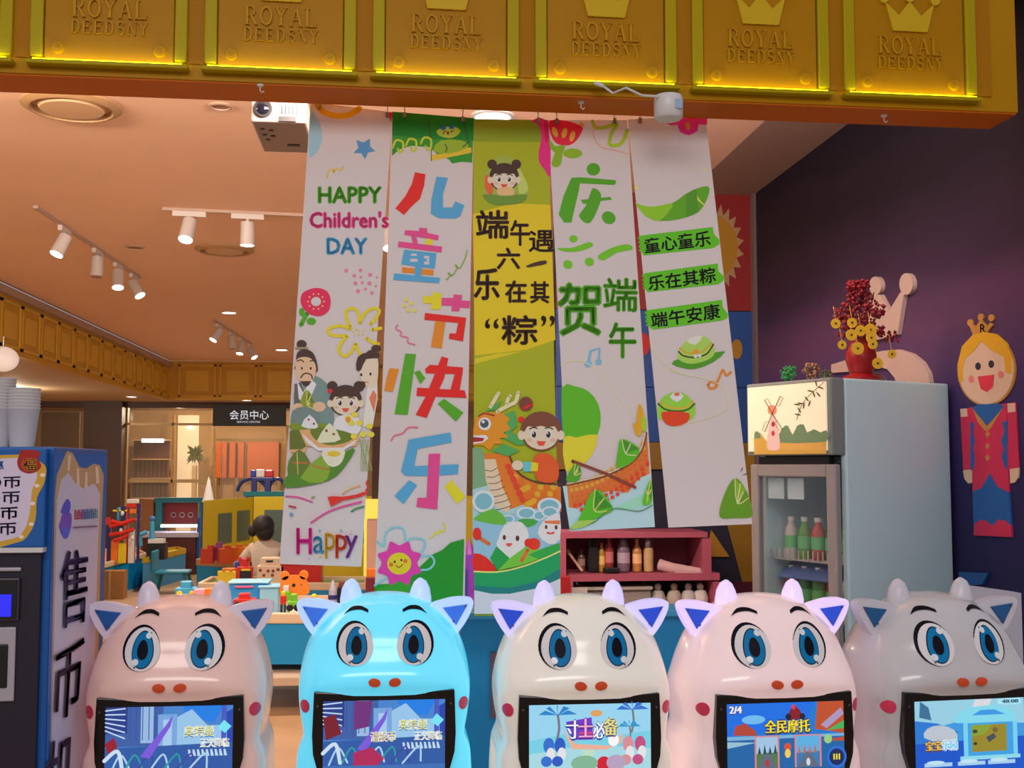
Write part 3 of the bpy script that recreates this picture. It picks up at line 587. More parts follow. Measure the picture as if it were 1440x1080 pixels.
# ---- banner 4
b4, A = banner(((771, 169), (882, 169), (921, 741), (801, 747)), W_, 'white banner with green brush lettering 庆六一 贺端午 above a boat', hooks=((783, 169), (864, 168)))
q = zz(760, 150, 5.4)
A.poly(q((72,105),(200,108),(315,150),(310,200),(260,270),(190,297),(110,270),(70,180)), (212,20,50), 3)
for c in ((110,193),(182,200),(242,225)): A.ell(*q(c)[0], 3.6, 7.5, (220,150,50), rot=(-20 if c[0] < 150 else 15))
A.line(q((305,130),(322,140)), 4, (222,150,40)); A.poly(q((70,240),(110,300),(190,290),(170,350),(155,440),(110,460),(82,430),(110,350),(75,320)), (120,160,20), 2); A.ell(*q((245,355))[0], 13.5, 7, (125,165,20))
A.line(q((395,110),(420,160),(500,155),(580,130),(540,200),(525,280),(560,297),(620,270),(660,180)), 5.2, (150,178,30)); A.line(q((450,100),(405,170),(410,240),(470,310),(560,330),(665,360)), 1.2, (205,140,110))
A.done('printed_flowers', M_PRINT, b4)
A.ell(*q((402,475))[0], 9.5, 8.8, GRN); A.poly(q((235,540),(300,535),(570,558),(575,578),(560,594),(300,582),(290,640),(235,880),(180,880),(138,820),(175,680)), GRN, 0); A.poly(q((385,640),(405,618),(445,640),(462,690),(430,790),(380,880),(330,875),(292,825),(340,760)), GRN, 2); A.poly(q((305,708),(400,698),(530,685),(543,705),(440,718),(325,738)), GRN); A.ell(*q((518,843))[0], 10, 8.6, GRN, rot=30)
q = zz(770, 330, 5.14)
A.ell(*q((187,30))[0], 6, 5, (100,175,20)); A.poly(q((75,95),(180,95),(300,52),(328,80),(250,115),(150,125),(90,112)), (100,175,20), 2); A.ell(*q((147,215))[0], 6.6, 6, (100,175,20), rot=25); A.ell(*q((303,196))[0], 6.4, 6, (100,175,20), rot=25); A.poly(q((362,155),(450,100),(550,70),(605,78),(612,108),(500,130),(405,187)), (100,175,20), 2)
ctext(A, '贺', 785, 399, 844, 471, GRN, .05); ctext(A, '端', 849, 391, 896, 437, GRN, .035, 1); ctext(A, '午', 857, 454, 894, 503, GRN, .045)
A.done('printed_lettering', M_PRINT, b4)
A.line(q((293,935),(312,840),(375,820),(370,920)), 3.8, (110,165,190), 0); A.ell(*q((295,935))[0], 5.4, 4.5, (110,165,190), rot=-20); A.ell(*q((368,920))[0], 4.6, 4.2, (110,165,190), rot=-20)
A.line([(789,514),(800,508),(815,507),(828,512),(842,522),(852,535),(870,560),(890,585)], 1.2, (205,200,150))
A.done('printed_music_note', M_PRINT, b4)
q = zz(770, 530, 4.69)
A.poly(q((92,75),(180,62),(270,95),(335,180),(350,280),(330,380),(260,470),(110,520),(104,420)), (80,165,20), 2); A.poly(q((104,400),(190,400),(330,380),(290,520),(200,600),(120,620)), (205,190,40), 2)
A.poly(q((100,720),(680,640),(708,990),(148,1018)), (160,195,205)); A.poly(q((430,870),(560,800),(690,750),(695,850),(500,880)), (140,200,170))
A.poly(q((128,710),(380,650),(540,570),(620,480),(655,370),(660,450),(672,640),(600,670),(530,765),(420,750),(300,780),(200,870),(140,860)), (216,110,40))
for r in range(6):
    for k in range(15):
        x = 150+k*34+r*8; y = 715+r*33-k*5-(k*k)*1.05
        if x < 660 and y < 880 and y > 400+abs(x-650)*.3: A.poly(q((x-13,y-9),(x+11,y-14),(x+13,y+9),(x-11,y+13)), ((222,150,55) if r < 2 else (222,100,45) if r < 4 else (205,60,35)))
A.line(q((128,710),(380,650),(540,570),(620,480),(650,370)), 3.4, (120,60,40)); A.line(q((128,706),(380,644),(540,562),(614,480),(645,370)), 1.4, (230,190,150))
A.poly(q((600,175),(635,240),(620,380),(585,380),(562,300),(585,305)), (225,150,25), 2); A.ell(*q((636,310))[0], 3.4, 11, (150,185,30))
A.done('printed_boat', M_PRINT, b4)
zong(A, q((490,408),(605,475),(560,560),(460,600),(465,480)), (80,165,25), (60,135,25), (220,220,150)); zong(A, q((185,570),(220,610),(215,660),(185,695),(128,685),(130,650)), (70,150,30), (50,120,25))
zong(A, q((315,740),(430,860),(385,905),(200,970),(210,930)), (75,170,25), (50,130,25)); zong(A, q((680,670),(686,820),(625,830)), (90,175,30), (60,130,25)); A.line(q((165,555),(260,590),(400,645),(578,728)), 4, (120,55,40))
A.line(q((150,1005),(300,960),(430,870),(600,885),(690,845)), 1.2, (60,110,70)); A.poly(q((150,990),(200,950),(330,940),(240,990),(160,1008)), (150,185,80))
A.done('printed_dumplings', M_PRINT, b4)

# ---- banner 5
b5, A = banner(((883, 168), (992, 163), (1058, 737), (940, 742)), W_, 'white banner with three green brush strips of black lettering, rightmost of the five', hooks=((900, 168), (990, 152)))
q = zz(870, 150, 5.68)
A.poly(q((365,80),(420,70),(500,70),(520,82),(560,100),(610,85),(640,65),(695,60),(705,145),(640,140),(630,190),(560,228),(490,200),(470,145),(420,150),(370,120)), (215,40,130), 2); A.ell(*q((553,155))[0], 3.4, 6, (215,120,50)); A.poly(q((520,72),(620,66),(600,92),(560,102)), (190,20,30))
A.done('printed_flower', M_PRINT, b5)
A.ell(*q((690,505))[0], 3, 3, (222,190,140)); A.done('printed_spark', M_PRINT, b5); A.ell(*q((138,645))[0], 2.4, 3, (220,200,100)); A.done('printed_spark', M_PRINT, b5)
A.poly(q((130,765),(190,790),(280,798),(430,770),(530,700),(620,655),(715,635),(722,690),(690,770),(640,840),(540,885),(400,912),(270,905),(190,850)), (84,150,24), 2); A.poly(q((130,765),(190,790),(300,798),(430,770),(400,840),(330,908),(270,905),(190,850)), (125,180,30), 2)
A.line(q((595,680),(620,730),(690,790)), 1.4, (210,200,90)); A.line(q((605,672),(640,740),(680,780)), 1.2, (210,200,90)); A.poly(q((540,700),(620,655),(640,840),(540,885)), (70,135,25))
A.done('printed_leaf_boat', M_PRINT, b5)
q = zz(880, 310, 4.91)
for k, (t, pts) in enumerate((('童心童乐', ((98,105),(600,45),(610,95),(648,135),(645,165),(605,190),(125,242),(98,200))), ('乐在其粽', ((125,365),(635,297),(640,350),(678,385),(675,415),(640,440),(150,495),(122,450))), ('端午安康', ((145,620),(665,548),(670,600),(705,645),(702,672),(665,690),(180,755),(140,700))))):
    A.poly(q(*pts), (82,172,16))
    for j in range(4): A.line(q((pts[0][0]-8+j*3, pts[0][1]+18+j*28), (pts[0][0]+40, pts[0][1]+14+j*28)), 3, (82,172,16))
    a = q((pts[0][0]+28, pts[0][1]+22))[0]; b = q((pts[1][0]-22, pts[1][1]+24))[0]; c = q((pts[1][0]-12, pts[1][1]+128))[0]; d = q((pts[0][0]+36, pts[0][1]+122))[0]
    A.text(t, 0, 0, c=(28, 24, 20), bold=.035, quad=(a, b, c, d))
A.done('printed_lettering', M_PRINT, b5)
A.line(q((185,745),(175,830),(215,940),(310,1020),(420,1070)), 1, (205,195,150)); A.poly(q((318,990),(380,950),(600,915),(688,905),(600,980),(480,1025),(400,1020)), (70,140,24), 2); A.poly(q((365,960),(370,900),(420,830),(480,800),(540,800),(600,850),(612,920),(560,965),(450,990)), (150,190,80), 3)
A.poly(q((420,830),(480,798),(530,800),(480,860)), (230,215,185), 2); A.line(q((365,905),(400,935),(480,945),(560,920),(605,855)), 2.2, (70,60,20)); A.line(q((372,880),(430,915),(520,910),(595,845)), 2, (215,150,40)); A.ell(*q((485,905))[0], 4.6, 3.4, (230,140,50)); A.ell(*q((482,937))[0], 2.6, 2.6, (235,235,225)); A.ell(*q((510,934))[0], 2.6, 2.6, (235,235,225))
q = zz(900, 520, 4.5)
A.done('printed_dumpling', M_PRINT, b5)
A.line(q((480,100),(505,40),(525,0),(545,35),(575,15)), 3, (225,120,30)); A.line(q((430,95),(450,75),(485,85),(480,110),(445,118),(430,95)), 3, (225,120,30)); A.line(q((190,5),(280,30),(440,65),(520,110),(555,190),(530,260),(420,310),(240,355),(225,385)), 1, (205,195,150))
A.done('printed_music_note', M_PRINT, b5); A.poly(q((112,290),(120,210),(165,160),(230,140),(295,160),(345,220),(345,290),(300,320),(150,320)), (130,190,60), 3); A.poly(q((190,170),(230,140),(275,165),(235,205)), (235,222,200), 2); A.ell(*q((234,155))[0], 4, 2.6, (222,100,60)); A.line(q((115,215),(160,250),(230,262),(300,252),(345,215)), 2.4, (60,80,20)); A.line(q((130,205),(180,235),(235,245),(290,235),(335,200)), 2.2, (205,160,40)); A.poly(q((135,270),(225,265),(312,275),(300,330),(230,357),(160,340)), (215,60,20), 2)
A.done('printed_dumpling', M_PRINT, b5)
zong(A, q((600,685),(670,760),(705,860),(705,930),(600,938),(505,930),(530,800)), (90,140,24), (120,165,30), (222,200,140)); A.line(q((640,640),(650,620)), 1, OL); A.line(q((655,665),(678,655)), 1, OL)
A.done('printed_dumpling', M_PRINT, b5)

# =================================================================== COW GAME CABINETS
COW = [(0,.240,.27,.30,5),(.06,.240,.27,.30,5),(.45,.242,.2,.28,6),(.66,.246,.175,.27,6),(.72,.244,.172,.26,6),(.765,.240,.170,.25,6),(.805,.226,.170,.24,6),(.85,.233,.172,.238,5.5),(.90,.240,.178,.235,5),(.935,.242,.188,.235,4),
       (.955,.241,.198,.235,3.4),(.98,.238,.197,.232,3),(1.01,.232,.182,.228,2.7),(1.04,.223,.170,.22,2.5),(1.07,.210,.160,.21,2.4),(1.10,.190,.145,.19,2.3),(1.13,.162,.125,.165,2.2),(1.155,.128,.10,.13,2.1),(1.173,.088,.07,.09,2.1),(1.182,.05,.04,.05,2),(1.186,0.0001,.0001,.0001,2)]
def cowp(z):
    z = max(0, min(1.186, z))
    for i in range(len(COW)-1):
        if COW[i][0] <= z <= COW[i+1][0]:
            a, b = COW[i], COW[i+1]; t = (z-a[0])/(b[0]-a[0])
            p0 = COW[max(0, i-1)]; p3 = COW[min(len(COW)-1, i+2)]; out = []
            for k in (1, 2, 3, 4):
                h = b[0]-a[0]
                m1 = (b[k]-p0[k])/max(1e-6, b[0]-p0[0])*h; m2 = (p3[k]-a[k])/max(1e-6, p3[0]-a[0])*h
                v = a[k]*(1+2*t)*(1-t)**2+m1*t*(1-t)**2+b[k]*t*t*(3-2*t)+m2*t*t*(t-1); out.append(v)
            return out
    return COW[-1][1:]
def cowy(x, z):
    w_, df, db, n = cowp(z); u = min(.999, abs(x)/max(w_, 1e-4)); return -df*(1-u**n)**(1/n)
def cow_shell():
    mb = MB(); zs = []
    for i in range(len(COW)-1):
        k = 2 if COW[i][0] < .6 else 3
        zs += [COW[i][0]+(COW[i+1][0]-COW[i][0])*j/k for j in range(k)]
    NT = 64; vs_ = []; fs = []
    for z in zs:
        w_, df, db, n = cowp(z)
        for i in range(NT):
            a = 2*PI*i/NT; c, s_ = math.cos(a), math.sin(a); nn = n if s_ < 0 else 2.6
            x = w_*math.copysign(abs(c)**(2/n), c); d = df if s_ < 0 else db
            vs_.append((x, d*math.copysign(abs(s_)**(2/n), s_), z))
    for k in range(len(zs)-1):
        for i in range(NT): fs.append((k*NT+i, k*NT+(i+1) % NT, (k+1)*NT+(i+1) % NT, (k+1)*NT+i))
    fs.append(tuple(range(NT-1, -1, -1))); vs_.append((0, 0, 1.186)); t = len(vs_)-1
    for i in range(NT): fs.append(((len(zs)-1)*NT+i, (len(zs)-1)*NT+(i+1) % NT, t))
    return mb.add(vs_, fs)
def conform(outline, lift, th=.0, rings=6):
    """closed outline (x,z) laid on the shell front, lifted by `lift`"""
    cx = sum(p[0] for p in outline)/len(outline); cz = sum(p[1] for p in outline)/len(outline); n = len(outline)
    vs_ = [(cx, cowy(cx, cz)-lift, cz)]; fs = []
    for r in range(1, rings+1):
        for p in outline:
            x = cx+(p[0]-cx)*r/rings; z = cz+(p[1]-cz)*r/rings; vs_.append((x, cowy(x, z)-lift, z))
    for i in range(n): fs.append((0, 1+i, 1+(i+1) % n))
    for r in range(rings-1):
        for i in range(n): fs.append((1+r*n+i, 1+(r+1)*n+i, 1+(r+1)*n+(i+1) % n, 1+r*n+(i+1) % n))
    o = 1+(rings-1)*n; b = len(vs_)
    for p in outline: vs_.append((p[0], cowy(p[0], p[1])+.002, p[1]))
    for i in range(n): fs.append((o+i, b+i, b+(i+1) % n, o+(i+1) % n))
    return MB().add(vs_, fs)
def eln(cx, cz, rx, rz, n=28, egg=0, rot=0):
    out = []
    for i in range(n):
        a = 2*PI*i/n; x = rx*math.cos(a)*(1-egg*math.sin(a)); z = rz*math.sin(a); r = math.radians(rot)
        out.append((cx+x*math.cos(r)-z*math.sin(r), cz+x*math.sin(r)+z*math.cos(r)))
    return out
m_eyew = mat('eye_white', (238, 236, 238), .5, spec=.15); m_iris = mat('iris_blue', (12, 128, 190), .5, spec=.12); m_dark = mat('eye_outline', (14, 12, 26), .5, spec=.12); m_spark = mat('eye_sparkle', (235, 245, 250), .2)
m_nos = mat('nostril_orange', (226, 84, 40), .35); m_cheek = mat('cheek_pink', (226, 62, 98), .35); m_bez = mat('bezel_black', (10, 9, 12), .12)
m_screw = mat('screw_steel', (120, 120, 125), .3, 1.)
SHELL = cow_shell()
EARS = [(-.252,1.156),(-.243,1.168),(-.215,1.171),(-.175,1.166),(-.120,1.145),(-.135,1.105),(-.195,1.064),(-.208,1.072),(-.228,1.098),(-.245,1.130)]
EARI = [(-.236,1.152),(-.163,1.143),(-.202,1.092)]
def cow(nx, ny, rz, body, emit, ergb, ear_emit, ear_rgb, inner, label, tint=None):
    N = P(nx, ny, Z=.958)
    R = Matrix.Rotation(rz, 3, 'Z'); loc = N-R @ Vector((0, -.2, 0)); loc.z = 0
    root = tag(empty('cow_game_cabinet', loc, rz), label, 'arcade machine', 'row of cow-shaped game cabinets')
    i = len([o for o in bpy.data.objects if o.name.startswith('cow_game_cabinet')])
    ms = mat('cow_shell_%d' % i, body, .22, emit=emit, emit_rgb=ergb, coat=.5, noise=.02, nscale=3); me_ = mat('cow_ear_%d' % i, (215, 212, 222), .3, emit=ear_emit, emit_rgb=ear_rgb)
    mi = mat('cow_ear_inner_%d' % i, inner, .2, emit=ear_emit*.45, emit_rgb=inner)
    B = lambda mb, n, m, p=root, **k: mb.build(n, m, p, local=True, **k)
    sh = MB(); sh.v = SHELL.v; sh.f = SHELL.f; B(sh, 'body_shell', ms, smooth=True)
    for s in (-1, 1):
        pts = [Vector((s*.094, .0, 1.12)), Vector((s*.096, 0, 1.145)), Vector((s*.099, 0, 1.17)), Vector((s*.1, 0, 1.195)), Vector((s*.099, 0, 1.214)), Vector((s*.098, 0, 1.224))]
        B(MB().tube(pts, [.037, .036, .033, .027, .018, .004], 18), 'horn', me_, smooth=True)
        ol = [(s*-x, z) for x, z in crom(EARS, 4, True)]
        e = B(MB().prism([(x, -.045, z) for x, z in ol], (0, .04, 0)), 'ear', me_, bevel=.008)
        il = [(s*-x, z) for x, z in EARI]
        inn = B(MB().prism([(x, -.050, z) for x, z in il], (0, .01, 0)), 'ear_inner', mi, e, bevel=.002)
        for x, z in (il[0], il[2]):
            xx = x+(s*-.008); B(MB().cyl((xx, -.050, z-.006 if z > 1.12 else z+.012), (xx, -.053, z-.006 if z > 1.12 else z+.012), .0028, n=8), 'screw', m_screw, e)
        # eye
        ex = s*.080; ez = 1.060
        ol = B(conform(eln(ex+s*.004, ez+.002, .0505, .0575, egg=.08), .004), 'eye', m_dark, smooth=True)
        B(conform(eln(ex, ez-.001, .0475, .0545, egg=.08), .0055), 'eye_white', m_eyew, ol, smooth=True)
        ix = ex-s*.002
        B(conform(eln(ix, ez-.002, .0295, .0475, egg=.12), .0068), 'iris_outline', m_dark, ol, smooth=True)
        B(conform(eln(ix, ez-.002, .0272, .0450, egg=.12), .0078), 'iris', m_iris, ol, smooth=True)
        B(conform(eln(ix, ez-.002, .0145, .0250, egg=.12), .0088), 'pupil', m_dark, ol, smooth=True)
        B(conform(eln(ix-s*.013, ez+.034, .008, .008, 14), .0098, rings=2), 'sparkle', m_spark, ol, smooth=True)
        B(conform(eln(ix+s*.017, ez-.033, .009, .0085, 14), .0098, rings=2), 'sparkle', m_spark, ol, smooth=True)
        for dx, dz in ((-.020, .040), (.016, -.046)):
            x, z = ex+s*dx, ez+dz; B(MB().cyl((x, cowy(x, z)-.004, z), (x, cowy(x, z)-.0085, z), .0024, n=8), 'screw', m_screw, ol)
        # brow
        top = crom([(s*.048, 1.148), (s*.070, 1.156), (s*.096, 1.152), (s*.118, 1.132)], 6); bot = crom([(s*.118, 1.132), (s*.097, 1.143), (s*.070, 1.1465), (s*.048, 1.140)], 6)
        L = len(top); vs_ = []; fs = []
        for a, b in zip(top, reversed(bot)):
            for (x, z) in (a, b): vs_.append((x, cowy(x, z)-.0035, z))
        for k in range(L-1): fs.append((2*k, 2*k+1, 2*k+3, 2*k+2))
        B(MB().add(vs_, fs), 'eyebrow', m_dark, fix=False)
        # nostril
        B(conform(eln(s*.0275, .962, .0165, .0118, 22, rot=s*8), .006), 'nostril', m_nos, smooth=True)
        B(conform([(s*(.218+.014*math.cos(a)), .893+.018*math.sin(a)) for a in [2*PI*k/20 for k in range(20)]], .003, rings=4), 'cheek_spot', m_cheek, smooth=True)
    bo = [(-.191, .937), (-.10, .932), (0, .930), (.10, .932), (.191, .937), (.193, .88), (.195, .82), (.192, .77), (.178, .72), (.172, .66), (.172, .56), (-.172, .56), (-.172, .66), (-.178, .72), (-.192, .77), (-.195, .82), (-.193, .88)]
    bz = B(MB().prism([(x, -.184, z) for x, z in bo], (0, .05, 0)), 'screen_bezel', m_bez, bevel=.003)
    B(MB().prism([(-.165, -.1852, .912), (.165, -.1852, .912), (.165, -.1852, .60), (-.165, -.1852, .60)], (0, .002, 0)), 'screen', mat('screen_glass', (12, 14, 22), .08), bz)
    for s in (-1, 1):
        for z in (.90, .63): B(MB().cyl((s*.181, -.184, z), (s*.181, -.187, z), .003, n=8), 'screw', m_screw, bz)
    MT = Matrix.Translation(loc) @ Matrix.Rotation(rz, 4, 'Z'); MI = MT.inverted()
    def fn(u, v, off): return Vector((u*.165, -.1854-off, .912-v*.172))   # u -1..1 across the screen, v 0..1.04 down
    return root, bz, fn
cows = []
cows.append(cow(238, 970, math.radians(0), (232, 198, 190), .13, (255, 190, 170), .12, (235, 190, 225), (30, 92, 170), 'pale pink cow-faced game cabinet beside the coin kiosk'))
cows.append(cow(541, 962, 0, (130, 222, 240), .52, (60, 215, 255), .62, (120, 190, 255), (60, 120, 235), 'cow-faced game cabinet glowing bright cyan'))
cows.append(cow(831, 967, 0, (232, 230, 222), .20, (255, 242, 222), .60, (190, 180, 255), (40, 80, 220), 'white cow-faced game cabinet, middle of the five, with lavender glowing ears'))
cows.append(cow(1107, 965, math.radians(2.5), (235, 215, 214), .28, (255, 214, 218), .62, (225, 190, 255), (45, 85, 225), 'pinkish white glowing cow-faced game cabinet showing a motorcycle race'))
cows.append(cow(1367, 961, math.radians(5), (208, 207, 210), 0, None, 0, None, (20, 90, 150), 'unlit grey cow-faced game cabinet in front of the tall fridge'))
def screen_art(i):
    root, bz, fn = cows[i]; A = Art(lambda x, y, o: fn(x, y, o), 1.0, 3, .00008)
    A.rect(-1, .99, 1, 1.78, ((60, 110, 180), (60, 110, 180), (150, 205, 220), (30, 95, 160), (20, 85, 200))[i])
    if i < 2:
        A.rect(-1, 0, 1, 1, (70, 130, 205)); A.rect(-1, 0, -.1, .6, (60, 95, 165)); A.poly([(.2, 0), (.85, 0), (.7, .25), (.3, .2)], (30, 125, 225)); A.poly([(-.05, .25), (.35, .05), (.6, .3), (.9, .3), (1, .6), (0, .6)], (150, 195, 232))
        A.rect(-.45, 0, -.25, .55, (150, 185, 225)); A.rect(-.18, .12, .12, .6, (120, 165, 220)); A.rect(-.1, .2, .04, .6, (165, 200, 235)); A.rect(-1, 0, -.66, .4, (40, 60, 135))
        for k in range(6): A.line([(-1, .05+k*.06), (-.7, .02+k*.09)], .02, (190, 215, 240), 0)
        for k in range(5): A.line([(-.62+k*.1, 0), (-.62+k*.1, .5)], .014, (60, 80, 160), 0)
        A.rect(.82, 0, .9, .6, (70, 90, 190)); A.poly([(.9, .1), (1, .05), (1, 1), (.92, 1)], (35, 70, 170)); A.poly([(.86, .22), (.98, .32), (.88, .42), (.76, .34)], (120, 225, 245))
        A.poly([(-1, .62), (1, .56), (1, 1), (-1, 1)], (45, 90, 165))
        for k in range(9): A.poly([(.3+k*.07, .66), (.33+k*.07, .66), (.36+k*.07, .76), (.31+k*.07, .76)], (190, 215, 240))
        for k in range(7): A.line([(-.9+k*.2, .98), (-.75+k*.22, .72), (-.6+k*.2, .95)], .03, ((170, 205, 235), (40, 150, 160), (60, 70, 160))[k % 3])
        A.poly([(-.45, .75), (-.05, .28), (.06, .12), (.02, .3), (-.3, .78)], (120, 90, 215))
        if i == 1: A.poly([(-1, .25), (-.8, .2), (-.7, .5), (-.95, .6)], (120, 30, 45)); A.poly([(-.5, 0), (-.2, 0), (-.25, .4), (-.5, .45)], (110, 50, 120)); A.poly([(-.5, .8), (-.2, .72), (.0, .9), (-.1, 1), (-.5, 1)], (175, 40, 90))
        else: A.poly([(-1, .55), (-.86, .45), (-.8, .6), (-.95, .7)], (150, 30, 50))
        A.line([(-1, .8), (-.8, .66), (-.72, .95)], .06, (200, 220, 240))
        A.done('screen_picture', M_SCREEN, bz, local=True)
        def tx(t, x0, y0, x1, y1, c):
            A.xf = None; vs_, fs = glyphs(t, 0)
            for dx, dy, cc in ((-.014, 0, (245, 250, 255)), (.014, 0, (245, 250, 255)), (0, .018, (40, 90, 160)), (0, 0, c)):
                A.put([(x0+(x1-x0)*u+dx, y1+(y0-y1)*v+dy) for u, v in vs_], fs, cc)
            A.done('screen_lettering', M_SCREEN, bz, local=True)
        tx('奥特曼', .24, .30, .70, .46, (228, 220, 60)); tx('正义降临', .50, .49, .94, .63, (240, 238, 200))
        if i == 1: tx('请投币', -.22, .48, .18, .64, (235, 200, 90))
        return
    def tx(t, x0, y0, x1, y1, c, c2=(60, 40, 30)):
        vs_, fs = glyphs(t, 0)
        for dx, dy, cc in ((-.02, .012, c2), (.02, .012, c2), (0, .03, c2), (0, -.018, c2), (-.008, 0, c), (.008, 0, c), (0, 0, c)):
            A.put([(x0+(x1-x0)*u+dx, y1+(y0-y1)*v+dy) for u, v in vs_], fs, cc)
        A.done('screen_lettering', M_SCREEN, bz, local=True)
    if i == 2:
        A.rect(-1, 0, 1, 1, (150, 210, 238)); A.poly([(-1, .55), (-.4, .45), (.4, .5), (1, .42), (1, .75), (-1, .8)], (120, 205, 225)); A.poly([(-1, .75), (0, .62), (1, .7), (1, 1), (-1, 1)], (165, 215, 225))
        for cx, cy, s, c in ((-.53, .16, 1, (40, 130, 200)), (.70, .10, .85, (50, 110, 205)), (.65, .36, .6, (45, 150, 200))):
            A.line([(cx, cy), (cx+.02*s, cy+.2*s), (cx-.02*s, cy+.4*s)], .04*s, (120, 120, 130))
            for k in range(5):
                a = math.radians(200+k*35); A.poly([(cx, cy), (cx+.2*s*math.cos(a)-.02, cy+.13*s*math.sin(a)-.03), (cx+.34*s*math.cos(a), cy+.2*s*math.sin(a)+.06*s)], c)
        for cx, c in ((-.68, (50, 110, 205)), (-.5, (40, 90, 190)), (.62, (215, 140, 150)), (.82, (190, 80, 130))):
            A.ell(cx, .62, .09, .12, c); A.ell(cx+.03, .75, .07, .1, (225, 225, 230)); A.ell(cx-.04, .86, .09, .08, c)
        A.poly([(-.45, .38), (-.25, .6), (.3, .64), (.55, .45), (.5, .6), (.25, .7), (-.3, .68)], (232, 175, 150)); A.ell(.1, .14, .1, .05, (222, 160, 95)); A.ell(.22, .92, .12, .12, (205, 30, 50)); A.ell(-.1, .9, .22, .12, (130, 180, 150)); A.ell(.42, .9, .16, .12, (180, 160, 190)); A.ell(.38, .55, .09, .1, (245, 250, 255))
        A.poly([(-.4, .26), (.02, .2), (.05, .54), (-.3, .54)], (110, 60, 200)); A.poly([(-.18, .42), (.05, .42), (.05, .53), (-.18, .53)], (215, 60, 130)); A.ell(.33, .36, .12, .15, (222, 215, 120))
        A.done('screen_picture', M_SCREEN, bz, local=True)
        tx('寸', -.40, .24, -.19, .52, (245, 240, 255), (50, 50, 150)); tx('士', -.2, .22, .04, .50, (245, 170, 200), (90, 40, 150)); tx('必', .05, .27, .23, .52, (235, 240, 255), (50, 60, 160)); tx('备', .22, .22, .44, .48, (225, 220, 130), (80, 80, 130)); [A.line([(-.13+k*.05, .71), (-.10+k*.05, .71), (-.10+k*.05, .77), (-.13+k*.05, .77)], .014, (230, 225, 120), 0) for k in range(4)]; A.done('screen_mark', M_SCREEN, bz, local=True)
    if i == 3:
        A.rect(-1, 0, 1, 1, (30, 120, 205)); A.poly([(-1, 0), (.5, 0), (.3, .4), (-1, .5)], (25, 110, 225)); A.ell(-.55, .25, .2, .07, (110, 185, 235)); A.poly([(.5, .42), (.55, 0), (1, 0), (1, .5)], (190, 80, 45)); A.poly([(.6, .36), (.95, .1), (1, .2), (.7, .42)], (170, 150, 190))
        A.poly([(-.9, .48), (-.86, .34), (-.7, .3), (-.52, .42), (-.5, .5)], (175, 70, 55)); A.rect(-1, .5, 1, .56, (120, 175, 215)); A.poly([(-1, .56), (1, .54), (1, 1), (-1, 1)], (30, 100, 165)); A.poly([(-1, .58), (-.5, .6), (-1, .68)], (150, 190, 210)); A.poly([(.7, .45), (1, .3), (1, .42)], (70, 175, 90))
        A.poly([(.6, .6), (1, .55), (1, .62)], (180, 80, 60)); A.ell(.72, .58, .07, .07, (150, 205, 130))
        for x0, x1, c in ((-.54, -.12, (160, 195, 225)), (.14, .6, (90, 175, 225))):
            A.rect(x0, .5, x1, 1, (215, 130, 140)); A.rect(x0+.03, .52, x1-.03, 1, c); A.poly([(x0+.03, .78), (x1-.03, .76), (x1-.03, 1), (x0+.03, 1)], (80, 120, 80) if x0 < 0 else (60, 120, 175)); A.poly([((x0+x1)/2-.03, .76), ((x0+x1)/2+.03, .76), (x1-.05, 1), (x0+.05, 1)], (95, 105, 125)); A.ell((x0+x1)/2, .92, .035, .06, (170, 60, 60) if x0 < 0 else (200, 215, 230))
            for k in range(4): A.poly([(x0+.05+k*.09, .78), (x0+.08+k*.09, .66-.03*(k % 2)), (x0+.11+k*.09, .78)], (40, 75, 75) if x0 < 0 else (185, 110, 100))
        A.ell(.02, .68, .06, .06, (215, 80, 60)); A.ell(.02, .78, .05, .07, (235, 205, 90)); A.ell(.86, .86, .17, .17, (40, 110, 215)); A.ell(.86, .86, .13, .13, (25, 40, 90)); A.poly([(.02, .2), (.08, .1), (.15, .04), (.24, .12), (.3, .22), (.25, .26), (.06, .26)], (130, 30, 45)); A.ell(.04, .22, .05, .05, (30, 30, 50)); A.ell(.28, .22, .05, .05, (30, 30, 50)); A.ell(.13, .07, .035, .04, (215, 60, 90))
        A.done('screen_picture', M_SCREEN, bz, local=True)
        tx('全民摩托', -.36, .26, .4, .46, (240, 220, 60), (60, 35, 20)); tx('2/4', -.96, .03, -.76, .14, (240, 235, 250), (60, 80, 170)); [A.line([(.81+k*.045, .82), (.81+k*.045, .89)], .026, (235, 220, 60), 0) for k in range(3)]; A.done('screen_mark', M_SCREEN, bz, local=True)
